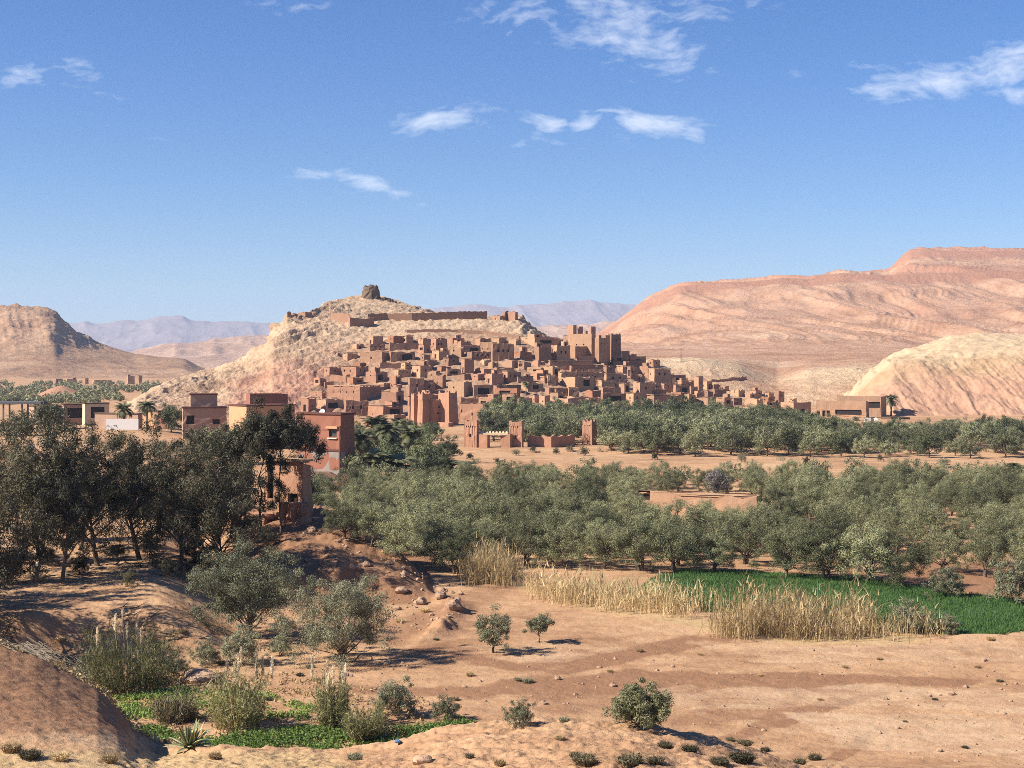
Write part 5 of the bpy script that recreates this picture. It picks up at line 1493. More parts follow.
# ---- dark eucalyptus trees on the left terrace
EUC = [('euca', 0, 34, 103, 402, 'tall eucalyptus with a pale leaning trunk, leftmost along the terrace edge', 1.0), ('euca', 1, 62, 100, 432, 'eucalyptus on the terrace just right of the pale leaning trunk', .8), ('euca', 2, 98, 108, 421, 'broad dark eucalyptus second right of the pale leaning trunk', 1.0),
       ('euca', 1, 140, 112, 425, 'dense dark eucalyptus in the middle of the terrace trees', 1.0), ('euca', 2, 180, 109, 429, 'eucalyptus with a thick dark trunk left of the silvery shrubs', 1.0), ('euca', 0, 213, 118, 432, 'eucalyptus in front of the fallen garden wall', .95), ('euca', 2, -26, 108, 408, 'eucalyptus cut by the left edge of the view', 1.0),
       ('slim_euca', 0, 245, 119.5, 424, 'left one of three slender eucalyptus in front of the ruined house', 1.0), ('slim_euca', 1, 261, 119, 414, 'middle one of three slender eucalyptus in front of the ruined house', 1.0), ('slim_euca', 2, 281, 118.5, 416, 'right one of three slender eucalyptus in front of the ruined house', 1.0),
       ('slim_euca', 1, 306, 140, 424, 'slender eucalyptus behind the ruined house, in front of the red house', .9), ('euca', 1, 16, 122, 428, 'eucalyptus further back behind the pale leaning trunk', .9), ('euca', 0, 118, 128, 430, 'eucalyptus at the back of the terrace, below the white yard wall', .9), ('euca', 2, 160, 130, 440, 'eucalyptus at the back of the terrace, under the beige house', .9), ('euca', 1, 80, 117, 440, 'eucalyptus between the two leftmost trunks, set back on the terrace', .9), ('euca', 0, 232, 133, 445, 'eucalyptus at the back of the terrace, behind the fallen garden wall', .85), ('euca', 2, 222, 107, 446, 'dense dark eucalyptus just left of the biggest silvery shrub', 1.0), ('euca', 2, -62, 92, 440, 'eucalyptus out of view shading the left terrace edge', .9), ('euca', 1, -110, 88, 450, 'eucalyptus out of view, the farther one shading the terrace edge', .9), ('euca', 0, -80, 98, 430, 'eucalyptus beyond the left edge, behind the two shading the bank', 1.0), ('euca', 2, -50, 84, 455, 'eucalyptus beyond the left edge, nearest to the earth mound', 1.0), ('euca', 1, -95, 110, 430, 'eucalyptus beyond the left edge, farthest back', 1.0)]
for i, (kd, k, x, Y, yt, lab, wsc_) in enumerate(EUC):
    p, sc_ = base_for_top(x, yt, Y, TREE_KINDS[kd][k][2])
    plant('eucalyptus_tree', kd, k, p, lab, 'tree', 'eucalyptus trees of the left terrace', sc_ * wsc_ * .9, i * 1.3 if k else -.2, 1.2 / wsc_)

# ---- low dark growth between the trunks
UNDER = [(10, 100, 548, 'dark low bush at the far left between the eucalyptus trunks'), (48, 108, 545, 'dark bush behind the pale leaning trunk'), (80, 104, 552, 'dark scraggy bush right of the two leftmost trunks'), (118, 111, 540, 'dark bush between the second and third broad eucalyptus'), (150, 115, 530, 'dark thicket bush in the middle of the terrace'), (168, 104, 556, 'dark bush by the thick trunk left of the silvery shrubs'),
         (200, 112, 535, 'dark bush below the fallen garden wall'), (222, 106, 548, 'dark bush behind the biggest silvery shrub'), (128, 98, 568, 'low dark bush near the terrace brink'), (268, 116, 524, 'low dark bush at the feet of the three slender eucalyptus')]
for i, (x, Y, yt, lab) in enumerate(UNDER):
    p, s_ = base_for_top(x, yt, Y, 5.6)
    plant('dark_bush', 'under', i, p, lab, 'shrub', 'dark bushes under the eucalyptus trees', s_, i * 1.7)

# ---- two big silvery shrubs and smaller ones in the foreground
p = hit(247, 638); plant('silvery_shrub', 'silver', 0, p, 'big rounded silvery green shrub nearest the eucalyptus trees', 'shrub', None, 1.06, .4)
p = hit(338, 662); plant('silvery_shrub', 'silver', 1, p, 'big silvery shrub on bare ground with a long shadow, right of the larger one', 'shrub', None, .9, 1.6, 1.0)
BUSH = [('young_olive', 0, 493, 653, 611, 'young olive tree alone on the bare field, bigger of the two'), ('young_olive', 1, 540, 643, 611, 'smaller young olive tree to the right on the bare field'), ('dense_bush', 0, 640, 728, 683, 'dense round green bush on the stony brow in the foreground'),
        ('bush', 0, 395, 716, 679, 'upright grey green bush beside the weedy strip'), ('bush', 1, 446, 721, 695, 'pale grey low bush on bare ground between two greener bushes'), ('bush', 2, 519, 727, 701, 'green tufted bush just above the stony brow'),
        ('bush', 1, 946, 595 + 2, 566, 'grey round shrub standing at the far side of the green field'), ('bush', 0, 1016, 603, 560, 'pale shrub at the right edge beside the tilled red soil'), ('bush', 2, 908, 632, 600, 'silvery shrub at the right end of the golden reeds'), ('bush', 1, 948, 634, 613, 'small pale shrub at the near edge of the green field'),
        ('bush', 0, 240, 664, 628, 'dark green low shrub below the biggest silvery shrub'), ('bush', 2, 205, 665, 640, 'small dark shrub behind the plumed cane clump'), ('bush', 1, 280, 655, 634, 'grey shrub between the two big silvery shrubs'), ('bush', 2, 178, 676, 655, 'dark bush right of the wide cane clump')]
for i, (kd, k, x, yb, yt, lab) in enumerate(BUSH):
    p = hit(x, yb); h = TREE_KINDS[kd][k][2]
    plant('shrub' if 'bush' in kd else 'young_olive_tree', kd, k, p, lab, 'shrub' if 'bush' in kd else 'tree', None, (yb - yt) * p.y / F / h, i * 1.1, 1.0)

# ---- the olive grove
BACK = []
for s_ in range(3):
    rs_ = np.random.RandomState(400 + s_); cl_, rd_ = crown_clumps(rs_, 40, 2.5, 2.1, 2.5, .5, .95, .5, .3)
    BACK.append(leaves(rs_, cl_, rd_, 44, .34, .155, .4, 2.4, .85))
def grove():
    rng = random.Random(8)
    front = [(676, 572, 62), (712, 573, 52), (745, 564, 56), (787, 578, 56), (826, 580, 62), (866, 583, 66), (904, 587, 62), (985, 577, 54), (640, 571, 60), (605, 569, 54), (566, 568, 52), (527, 566, 56), (485, 568, 58), (441, 567, 62), (405, 562, 54), (456, 574, 54), (942, 572, 46), (1036, 574, 50), (372, 546, 50), (345, 538, 46)]
    pts = []
    ords = ['first', 'second', 'third', 'fourth', 'fifth', 'sixth', 'seventh', 'eighth', 'ninth', 'tenth', 'eleventh', 'twelfth', 'thirteenth', 'fourteenth', 'fifteenth', 'sixteenth', 'seventeenth', 'eighteenth', 'nineteenth', 'twentieth']
    fr = sorted(front)
    for i, (x, yb, hp) in enumerate(fr):
        p = hit(x, yb)
        pts.append((p.x, p.y))
        lab = f'olive tree at the near edge of the grove, {ords[i]} from the left along it'
        plant('olive_tree', 'olive', i, p, lab, 'tree', 'olive trees of the grove', hp * p.y / F / 5.2 * rng.uniform(.80, .92), rng.uniform(0, 6.3), rng.uniform(.92, 1.05))
    n = 0; rest = []
    for tries in range(26000):
        Y = rng.uniform(118, 208); x = rng.uniform(306, 1075)
        X = (x - 512) * Y / F
        yfr = np.interp(x, [300, 345, 400, 460, 520, 600, 680, 740, 870, 1080], [136, 146, 127, 122, 124, 124, 122, 123, 118, 120])
        if Y < yfr + 2.0: continue
        if 636 < x < 775 and 158 <= Y < 185: continue
        low = 636 < x < 775 and 140 < Y < 158
        if x < 350 and Y > 180: continue
        if 910 < x < 990 and Y < 133: continue
        sp = 3.5 + .9 * float(vnoise(np.array([X / 14.0]), np.array([Y / 14.0]))[0]) + .5 * (Y > 165)
        if any((X - a) ** 2 + (Y - b) ** 2 < sp ** 2 for a, b in pts): continue
        pts.append((X, Y))
        p = Vector((X, Y, drop(X, Y)))
        h = rng.uniform(2.5, 4.3) * (.9 if Y > 180 else 1) if not low else rng.uniform(1.9, 2.6)
        rest.append((p, h, rng.uniform(0, 6.3), rng.uniform(.85, 1.2)))
        if len(rest) > 640: break
    rest.sort(key=lambda q: q[0].y)
    for p, h, rz, sz in rest[:274]:
        plant('olive_tree', 'olive', rng.randrange(5), p, 'grey green olive tree crowded inside the grove, its trunk hidden by its neighbours', 'tree', 'olive trees inside the grove', h / 5.2, rz, sz)
    vs = []
    for p, h, rz, sz in rest[274:]:
        v = BACK[rng.randrange(3)]; c, s_ = math.cos(rz), math.sin(rz); k = h / 5.0
        vs.append(np.stack([(v[:, 0] * c - v[:, 1] * s_) * k + p.x, (v[:, 0] * s_ + v[:, 1] * c) * k + p.y, v[:, 2] * k * sz + p.z], 1))
    bg_ = link('olive_grove', leaf_mesh('olive_grove', np.concatenate(vs)), OLIVE_FAR); bg_['kind'] = 'stuff'; bg_['label'] = 'mass of olive crowns at the back of the grove towards the river bed'
    n = len(rest)
    # pale flowering trees among them
    for i, (x, Y, yt, lab) in enumerate(((799, 181, 491, 'pale lilac blossoming tree behind the low barn'), (838, 160, 508, 'lilac grey blossoming tree among the olives, nearer than the other'), (716, 186, 468, 'thin greyish bare tree left of the barn roof'))):
        p, s_ = base_for_top(x, yt, Y, 4.6); plant('blossoming_tree', 'almond', i, p, lab, 'tree', None, s_, i)
    return n
print('grove', grove())

def far_strip():
    rng = random.Random(12); pts = []; n = 0
    for tries in range(14000):
        Y = rng.uniform(252, 405) if rng.random() < .5 else rng.uniform(252, 310); x = rng.uniform(486, 1075); X = (x - 512) * Y / F
        lo = np.interp(x, [486, 520, 600, 680, 760, 830, 1075], [300, 294, 270, 258, 260, 255, 252]); hi_ = np.interp(x, [486, 560, 680, 760, 840, 1075], [385, 392, 405, 385, 322, 335])
        if not lo < Y < hi_: continue
        if 574 < x < 606 and Y < 301: continue
        if any((X - a) ** 2 + (Y - b) ** 2 < 4.7 ** 2 for a, b in pts): continue
        pts.append((X, Y)); n += 1
        p = Vector((X, Y, drop(X, Y)))
        broad = rng.random() < (.55 if Y > 330 and x < 700 else .15)
        kd = 'broad' if broad else 'olive_far'
        lab = 'dark broad tree in the wood across the river bed, below the village' if broad else 'grey green tree in the wood across the river bed, below the village'
        plant('leafy_tree' if broad else 'riverside_tree', kd, rng.randrange(4), p, lab, 'tree', 'dark trees of the wood below the village' if broad else 'grey green trees of the wood below the village', rng.uniform(.85, 1.25) * (.8 if broad else 1) * np.interp(x, [486, 800, 860, 1075], [1, .95, .7, .75]), rng.uniform(0, 6.3), rng.uniform(.85, 1.1))
        if n >= 285: break
    for i, (x, Y, yt, lab, kd) in enumerate(((806, 330, 419, 'whitish bare tree among the palms at the right end of the village', 'almond'), (756, 318, 424, 'pale thin tree in the wood left of the whitish one', 'almond'))):
        p, s_ = base_for_top(x, yt, Y, 4.6); plant('pale_tree', kd, i, p, lab, 'tree', None, s_, i)
    return n
print('strip', far_strip())

def kasbah_garden():
    rng = random.Random(14); pts = []; n = 0
    for tries in range(3000):
        Y = rng.uniform(205, 345); x = rng.uniform(350, 462); X = (x - 512) * Y / F
        if Y < np.interp(x, [350, 380, 462], [222, 205, 200]): continue
        if x > 425 and 250 < Y < 300: continue
        if x > 440 and Y > 250: continue
        if any((X - a) ** 2 + (Y - b) ** 2 < 5.2 ** 2 for a, b in pts): continue
        pts.append((X, Y)); n += 1
        p = Vector((X, Y, drop(X, Y))); b = rng.random() < .6
        plant('leafy_tree' if b else 'garden_olive_tree', 'broad' if b else 'olive_far', rng.randrange(4), p, 'dark leafy tree in the gardens between the red house and the twin-towered kasbah' if b else 'grey green olive tree in the gardens between the red house and the twin-towered kasbah', 'tree',
              'dark trees of the kasbah gardens' if b else 'olive trees of the kasbah gardens', rng.uniform(.5, .82) * (1 if Y < 300 else .75), rng.uniform(0, 6.3), 1)
        if n >= 32: break
kasbah_garden()

PALMS = [('palm', 0, 376, 262, 414, 'tall date palm left of the twin-towered kasbah'), ('palm', 1, 398, 275, 416, 'date palm just left of the twin-towered kasbah foot'), ('palm', 0, 361, 240, 428, 'date palm close to the red house'), ('palm', 1, 388, 240, 421, 'date palm with a full crown in the middle of the kasbah gardens'), ('palm', 0, 409, 245, 424, 'date palm right of the full-crowned one in the kasbah gardens'), ('short_palm', 0, 369, 214, 447, 'low spreading palm in front of the tall one near the red house'), ('short_palm', 1, 432, 232, 447, 'low palm at the right end of the kasbah gardens'), ('palm', 1, 441, 300, 428, 'slim palm between the twin-towered kasbah and the gateway'), ('short_palm', 0, 395, 215, 450, 'low spreading palm in the middle front of the kasbah gardens'), ('short_palm', 0, 447, 215, 455, 'low spreading palm in front of the small cream ruin'), ('short_palm', 1, 422, 202, 477, 'low palm among the olives below the kasbah gardens'),
         ('palm', 1, 484, 330, 410, 'small palm in front of the kasbah, above the gateway'), ('palm', 0, 512, 345, 405, 'date palm at the left end of the far wood'), ('palm', 1, 500, 352, 404, 'date palm against the lowest houses, left end of the far wood'), ('short_palm', 0, 531, 300, 421, 'low palm right of the gateway'), ('short_palm', 1, 543, 330, 413, 'palm in the wood above the low battlement wall'),
         ('short_palm', 0, 636, 300, 420, 'spreading palm right of the lone pink tower'), ('palm', 1, 700, 400, 404, 'palm at the foot of the right-hand village houses'), ('palm', 0, 784, 372, 408, 'palm cluster crown left of the small square house'), ('palm', 1, 852, 440, 396, 'slim palm in front of the long arcade house'), ('palm', 0, 891, 442, 394, 'tall palm beside the dark right side of the back house'),
         ('short_palm', 1, 856, 405, 416, 'low broad palm in front of the reddish house'), ('short_palm', 0, 1016, 216, 461, 'low palm at the right edge by the river bed'), ('palm', 1, 526, 430, 381, 'lone palm between houses in the middle of the village'), ('palm', 0, 124, 322, 402, 'small palm right of the white yard wall, left of a bigger one'), ('palm', 1, 147, 318, 399, 'bigger palm between the white yard wall and the beige house'), ('short_palm', 1, 948, 345, 417, 'low palm in the wood under the pale hill')]
for i, (kd, k, x, Y, yt, lab) in enumerate(PALMS):
    p, s_ = base_for_top(x, yt, Y, TREE_KINDS[kd][k][2])
    plant('palm_tree', kd, k, p, lab, 'palm', 'date palms', max(.35, min(s_, 1.35)), i * .9, 1.0 if s_ < 1.35 else s_ / 1.35, crown='fronds')
for i, (kd, x, Y, yt, lab) in enumerate((('broad', 171, 318, 404, 'dark leafy tree right of the bigger palm, beside the beige house'), ('broad', 50, 330, 400, 'brownish tree behind the flat canopy'), ('broad', 20, 300, 412, 'dark tree at the far left below the flat canopy'), ('olive_far', 225, 250, 424, 'grey green tree in front of the beige house'), ('olive_far', 200, 262, 428, 'grey tree below the doorway of the beige house'))):
    p, s_ = base_for_top(x, yt, Y, TREE_KINDS[kd][0][2]); plant('leafy_tree', kd, i, p, lab, 'tree', None, s_, i)

BANK = [(516, 262, 449, 'green bush in front of the gateway right tower'), (533, 268, 450, 'low green bush before the left end of the battlement wall'), (556, 266, 451, 'low grey bush before the middle of the battlement wall'), (570, 270, 449, 'bush before the right end of the battlement wall'), (584, 262, 446, 'leafy bush left of the lone pink tower foot'), (612, 272, 441, 'brownish round bush right of the lone pink tower'),
        (624, 266, 443, 'paler brown bush, second right of the lone pink tower'), (498, 240, 457, 'low bush on the open river bank below the gateway'), (655, 250, 452, 'low bush on the river bank below the left part of the wood'), (742, 244, 454, 'bush on the river bank above the barn'), (806, 240, 456, 'bush on the river bank right of the lilac tree'), (880, 246, 454, 'bush on the river bank under the pale hill'), (944, 238, 457, 'bush on the river bank near the right edge'), (470, 250, 457, 'low bush by the small cream ruin')]
for i, (x, Y, yt, lab) in enumerate(BANK):
    p, s_ = base_for_top(x, yt, Y, 5.6); plant('bank_shrub', 'under' if i % 3 else 'silver', i, p, lab, 'shrub', 'shrubs along the river bed', max(s_, .22), i * 1.3)

# ---- far grove under the left hill, one mass
def far_grove():
    rs = np.random.RandomState(31); cl, rd = [], []
    while len(cl) < 620:
        x, y = rs.uniform(-60, 175), rs.uniform(387, 412)
        if y > np.interp(x, [-60, 100, 140, 175], [413, 413, 404, 392]): continue
        if vnoise(np.array([x / 22.0]), np.array([y / 5.0]))[0] < -.25: continue
        Y = EYE * F / (y - HZ); X = (x - 512) * Y / F
        r = rs.uniform(1.0, 2.3)
        cl.append((X, Y, drop(X, Y) + r * .8)); rd.append(r)
    return leaf_mesh('far_grove', leaves(rs, np.array(cl), np.array(rd), 60, .9, .6, .2, 2.5, .9))
fg = link('far_grove', far_grove(), OLIVE_FAR); fg['kind'] = 'stuff'; fg['label'] = 'grey green far-off grove on the plain under the rocky hill'

# ------------------------------------------------------------------ reeds, canes, grass
def blades(rs, base, hgt, wd, lean, segs=3, az=None, droop=.5):
    """ribbons growing from base points"""
    k = len(base); az = rs.uniform(0, 2 * math.pi, k) if az is None else az
    ln = rs.normal(0, 1, k) * lean
    face = rs.uniform(0, math.pi, k)
    side = np.stack([np.cos(face), np.sin(face), np.zeros(k)], 1) * (wd * rs.uniform(.6, 1.3, k))[:, None] / 2
    vs = []
    for s_ in range(segs):
        def at(t):
            off = np.abs(ln) * (t * .35 + droop * t ** 2.2) * hgt
            return base + np.stack([np.cos(az) * off, np.sin(az) * off, hgt * (t - .22 * np.abs(ln) * t ** 2)], 1)
        t0, t1 = s_ / segs, (s_ + 1) / segs
        a, b = at(t0), at(t1); w0, w1 = 1 - .85 * t0, 1 - .85 * t1
        vs.append(np.stack([a - side * w0, a + side * w0, b + side * w1, b - side * w1], 1))
    return np.stack(vs, 1).reshape(-1, 3)

def scatter_px(rs, poly, n):
    xs = [p[0] for p in poly]; ys = [p[1] for p in poly]; out = []
    gp_ = plan(poly); gx = [p[0] for p in gp_]; gyy = [p[1] for p in gp_]
    while len(out) < n:
        m = 4 * n
        X = rs.uniform(min(gx), max(gx), m); Y = rs.uniform(min(gyy), max(gyy), m)
        ok = in_poly(X, Y, gp_)
        out += list(zip(X[ok], Y[ok]))
    out = out[:n]
    return np.array([(x, y, drop(x, y)) for x, y in out])

def reed_bed(name, label, poly, n, h, mat, seed, plume=.12, wd=.05):
    rs = np.random.RandomState(seed)
    b = scatter_px(rs, poly, int(n * 1.5))
    b[:, :2] += rs.normal(0, .55, (len(b), 2))
    dens = vnoise(b[:, 0] / 2.2, b[:, 1] / 1.6) + .5 * vnoise(b[:, 0] / .7, b[:, 1] / .7)
    b = b[np.argsort(-dens + rs.normal(0, .25, len(b)))][:n]; b = b[rs.permutation(n)]
    clump = 1 + .45 * vnoise(b[:, 0] / 1.3, b[:, 1] / 1.3) + .35 * vnoise(b[:, 0] / 4, b[:, 1] / 4 + 7)
    hg = h * clump * rs.uniform(.35, 1.12, n)
    v = [blades(rs, b, hg, wd, .5), ]
    k = int(n * plume)
    tops = b[:k] + np.stack([rs.normal(0, .08, k), rs.normal(0, .08, k), hg[:k] * .98], 1)
    v.append(blades(rs, tops - np.array([0, 0, .35]), rs.uniform(.35, .7, k), .11, .8, 2))
    # hanging leaf ribbons
    j = rs.randint(0, n, n // 2); f_ = rs.uniform(.25, .8, n // 2)
    v.append(blades(rs, b[j] + np.stack([0 * f_, 0 * f_, hg[j] * f_], 1), rs.uniform(.4, .8, n // 2), .06, 1.0, 2))
    o = link(name, leaf_mesh(name, np.concatenate(v)), mat); o['kind'] = 'stuff'; o['label'] = label
    return o

reed_bed('golden_reeds', 'dense golden reed bed at the near edge of the green field', [(716, 637), (740, 640), (800, 641), (850, 640), (872, 637), (868, 624), (800, 624), (740, 622), (722, 626)], 3100, 2.35, REED, 1, .25, .034)
reed_bed('golden_reeds', 'golden reeds strung out along the field to the left of the dense bed', [(525, 596), (560, 604), (620, 614), (668, 620), (702, 620), (706, 608), (640, 604), (560, 593), (528, 588)], 1650, 1.55, REED, 2, .25, .034)
reed_bed('golden_reeds', 'tall tan reeds at the left corner of the grove', [(464, 586), (490, 588), (516, 586), (514, 574), (486, 570), (468, 572)], 1700, 2.7, REED, 3, .2, .038)
reed_bed('golden_reeds', 'thin golden reeds at the right end of the field edge', [(876, 640), (905, 642), (928, 640), (926, 632), (880, 632)], 300, 1.7, REED, 4, .2, .036)
reed_bed('green_reeds', 'green and tan reeds in the middle of the long reed bed', [(556, 596), (640, 608), (690, 612), (690, 600), (600, 590), (556, 586)], 700, 1.6, CANE, 5)

# ---- green barley field
def field_sheet(name, poly, lift, mat, n=60):
    gp_ = plan(poly); xs = [p[0] for p in gp_]; ys = [p[1] for p in gp_]
    gx = np.arange(min(xs), max(xs), .5); gyy = np.arange(min(ys), max(ys), .5)
    A, B = np.meshgrid(gx, gyy); ins = in_poly(A + .2 * vnoise(A, B), B + .2 * vnoise(A + 9, B), gp_)
    Z = np.zeros_like(A)
    for i in range(A.shape[0]):
        for j in range(A.shape[1]):
            if ins[max(i - 1, 0):i + 2, max(j - 1, 0):j + 2].any(): Z[i, j] = drop(A[i, j], B[i, j]) + lift
    q = grid_quads(*A.shape); keep = ins.ravel()[q].all(1)
    q = q[keep]; used = np.unique(q); remap = -np.ones(A.size, int); remap[used] = np.arange(len(used))
    o = link(name, np_mesh(name, np.stack([A, B, Z], -1).reshape(-1, 3)[used], remap[q], True), mat); o['kind'] = 'structure'
    return o
crop_soil = plain_mat("green_field_floor", (0.055, 0.100, 0.030), .95, .3, .6)
FIELD = [(632, 594), (650, 580), (680, 571), (760, 572), (870, 581), (960, 594), (1060, 603), (1060, 627), (990, 638), (900, 634), (780, 620), (700, 612), (650, 604)]
field_sheet('green_field', FIELD, .05, crop_soil)
FIELD2 = [(700, 516), (765, 516), (770, 530), (700, 530)]
field_sheet('green_field', FIELD2, .05, crop_soil)
def crop(name, label, poly, n, h, mat, seed, wd=.05, patch=0):
    rs = np.random.RandomState(seed)
    b = scatter_px(rs, poly, n)
    if patch:
        d_ = vnoise(b[:, 0] / 1.1, b[:, 1] / 1.1) + .6 * vnoise(b[:, 0] / .4 + 5, b[:, 1] / .4)
        b[:, :2] += rs.normal(0, .18, (n, 2)); b = b[d_ > patch + rs.normal(0, .34, n)]; n = len(b)
        lv = leaves(rs, b + np.array([0, 0, h * .35]), np.full(n, h * .45), 3, .16, .09, .2)
        o = link(name, leaf_mesh(name, np.concatenate([lv, blades(rs, b[::4], h * rs.uniform(.5, 1.5, len(b[::4])), wd, .8, 2)])), mat); o['kind'] = 'stuff'; o['label'] = label
        return o
    o = link(name, leaf_mesh(name, blades(rs, b, h * rs.uniform(.6, 1.2, n) * (1 + .3 * vnoise(b[:, 0] / 2.5, b[:, 1] / 2.5)), wd, .5, 2)), mat); o['kind'] = 'stuff'; o['label'] = label
    return o
crop('barley_crop', 'short bright green crop covering the irrigated field', FIELD, 52000, .24, CROP, 9, .06)
crop('barley_crop', 'green crop showing between the olive trees before the barn', FIELD2, 5000, .4, CROP, 10, .09)
crop('lush_weeds', 'bright green weeds along the damp ditch in the foreground', [(112, 756), (118, 735), (150, 728), (190, 738), (240, 735), (300, 728), (350, 732), (400, 729), (468, 724), (474, 729), (430, 740), (380, 747), (300, 756), (200, 760)], 9000, .40, GRASS, 11, .05, -.12)
crop('lush_weeds', 'green weeds around the foot of the cane clumps', [(110, 700), (180, 690), (260, 696), (320, 712), (300, 722), (220, 716), (150, 722), (118, 720)], 5200, .35, GRASS, 12, .05, .12)
crop('dry_grass', 'dry stems and straw littering the edges of the weedy ditch', [(90, 700), (180, 668), (300, 676), (420, 700), (480, 728), (420, 752), (300, 762), (120, 758)], 5200, .26, STRAW, 15, .02, .1)
crop('dry_grass', 'tufts of yellow dry grass along the bottom of the view', [(-20, 752), (120, 754), (250, 756), (380, 758), (420, 768), (420, 800), (-20, 800)], 7500, .22, STRAW, 13, .03, .02)
crop('dry_grass', 'scattered straw stubble on the bare field', [(380, 650), (560, 640), (760, 640), (1060, 640), (1060, 760), (800, 760), (560, 720), (380, 730)], 900, .10, STRAW, 14, .03)

# ---- clumps of giant cane with pale plumes
def cane_clump(label, x, yb, hp, wp, n, seed, plumes, spread_=1.0, mat=None):
    rs = np.random.RandomState(seed)
    p = hit(x, yb); mpp = p.y / F; H = hp * mpp; R = wp * mpp / 2
    a = rs.uniform(0, 2 * math.pi, n); r = R * .75 * np.sqrt(rs.random(n))
    b = np.stack([np.cos(a) * r, np.sin(a) * r, -.1 + 0 * r], 1)
    hg = H * rs.uniform(.3, 1.15, n) * (1 - .3 * (r / R))
    root = thing('cane_clump', label, 'cane', p)
    v = [blades(rs, b, hg, .035, .42 * spread_, 4, az=a + rs.normal(0, .5, n), droop=.5)]
    m = n * 7; j = rs.randint(0, n, m); f_ = rs.uniform(.1, .9, m)
    off = f_ ** 1.5 * R * .5
    lb = b[j] + np.stack([np.cos(a[j]) * off, np.sin(a[j]) * off, hg[j] * f_], 1)
    v.append(blades(rs, lb, rs.uniform(.35, .85, m), .045, .9, 3, droop=.7))
    j = rs.randint(0, n, n * 4); f_ = rs.uniform(.12, 1, n * 4); off = f_ ** 1.5 * R * .5
    lc = b[j] + np.stack([np.cos(a[j]) * off, np.sin(a[j]) * off, hg[j] * f_], 1)
    v.append(leaves(rs, lc, np.full(n * 4, .22), 4, .34, .04, .35))
    link('leaves', leaf_mesh('leaves', np.concatenate(v)), mat or CANE, root)
    for k in range(plumes):
        aa = rs.uniform(0, 6.28); rr_ = R * .6 * math.sqrt(rs.random()); h0 = H * rs.uniform(.6, .86)
        bb = np.array([math.cos(aa) * rr_, math.sin(aa) * rr_, 0])
        tip = bb * 1.5 + np.array([rs.uniform(-.5, .5), rs.uniform(-.3, .3), h0])
        st = MB(); st.tube([bb, (bb + tip) / 2, tip], [.018, .015, .012], 5)
        # feathery head
        q = 90; t = rs.random(q)
        hb = tip + np.stack([rs.normal(0, .03, q), rs.normal(0, .03, q), t * .9], 1)
        hv = blades(rs, hb, .26 * (1.1 - t * .6), .045, .5, 2)
        po = link('plume', leaf_mesh('plume', hv), PLUME, root)
        link('stem', st.mesh('stem'), REED, po)
    return root
cane_clump('wide clump of green and tan cane with a few plumes beside the straw heap', 128, 690, 74, 96, 240, 41, 6, 1.2)
cane_clump('cane clump with tall cream plumes above the striped agave', 238, 728, 68, 54, 130, 42, 8, 1.3)
cane_clump('narrow dark cane clump with cream plumes in front of the second silvery shrub', 333, 728, 60, 32, 100, 43, 7, .8)
cane_clump('low leafy cane tuft right of the narrow plumed clump', 364, 740, 36, 40, 100, 44, 0, 1.0)
cane_clump('brown scrubby cane clump between the straw heap and agave', 175, 722, 30, 40, 90, 45, 0, 1.2, SCRUB)

# ---- striped agave
def agave():
    p = hit(190, 748); root = thing('agave', 'yellow-edged agave rosette in the green weeds', 'agave', p)
    rng = random.Random(4); mb = MB()
    for k in range(30):
        az = 2.399 * k; el = math.radians(82 - 68 * (k / 30) + rng.uniform(-6, 6)); L_ = rng.uniform(.85, 1.25) * .9; w0 = .10
        P_ = Vector((.07 * math.cos(az), .07 * math.sin(az), .02)); d_el = el; side = Vector((-math.sin(az), math.cos(az), 0)); prev = None
        for q in range(7):
            t = q / 6; w_ = w0 * (math.sin(math.pi * (.22 + .78 * t)) ** .8 if t < 1 else 0.02)
            d = Vector((math.cos(az) * math.cos(d_el), math.sin(az) * math.cos(d_el), math.sin(d_el))); n_ = d.cross(side)
            row = [P_ - side * w_ - n_ * .25 * w_ , P_ - side * w_ * .62, P_ + n_ * .22 * w_, P_ + side * w_ * .62, P_ + side * w_ - n_ * .25 * w_]
            if prev:
                for i in range(4): mb.quad(prev[i], prev[i + 1], row[i + 1], row[i], 1 if i in (0, 3) else 0)
            prev = row; P_ = P_ + d * L_ / 6; d_el += math.radians(-7 if el < .9 else -1.5)
    link('rosette', mb.mesh('rosette', True), [AGAVE_M, AGAVE_Y], root)
agave()

# ---- heap of cut cane stalks on the left mound
def straw_heap():
    rs = np.random.RandomState(5); n = 900
    pts = [hit(x, y) for x, y in ((22, 654), (45, 660), (68, 668), (88, 680), (103, 692))]
    mb = MB()
    k = rs.uniform(0, len(pts) - 1.001, n)
    root = thing('cane_heap', 'long heap of dry cut cane lying down the right flank of the earth mound', 'heap', pts[2])
    v = []
    for i in range(n):
        a = pts[int(k[i])].lerp(pts[int(k[i]) + 1], k[i] % 1)
        c = np.array(a - pts[2]) + np.array([rs.normal(0, .35), rs.normal(0, .4), abs(rs.normal(0, .16)) + .05])
        d = np.array([1.0, -.25, -.28]) + rs.normal(0, .28, 3); d /= np.linalg.norm(d)
        L_ = rs.uniform(.5, 1.5); s_ = np.cross(d, [0, 0, 1]); s_ /= np.linalg.norm(s_); u2 = np.cross(s_, d); w_ = .018
        v += [[c - d * L_ / 2 - s_ * w_, c - d * L_ / 2 + s_ * w_, c + d * L_ / 2 + s_ * w_, c + d * L_ / 2 - s_ * w_], [c - d * L_ / 2 - u2 * w_, c - d * L_ / 2 + u2 * w_, c + d * L_ / 2 + u2 * w_, c + d * L_ / 2 - u2 * w_]]
    link('stalks', leaf_mesh('stalks', np.array(v).reshape(-1, 3)), leaf_mat("grey_dry_cane", (.26, .21, .15), (.58, .50, .38), .1), root)
straw_heap()

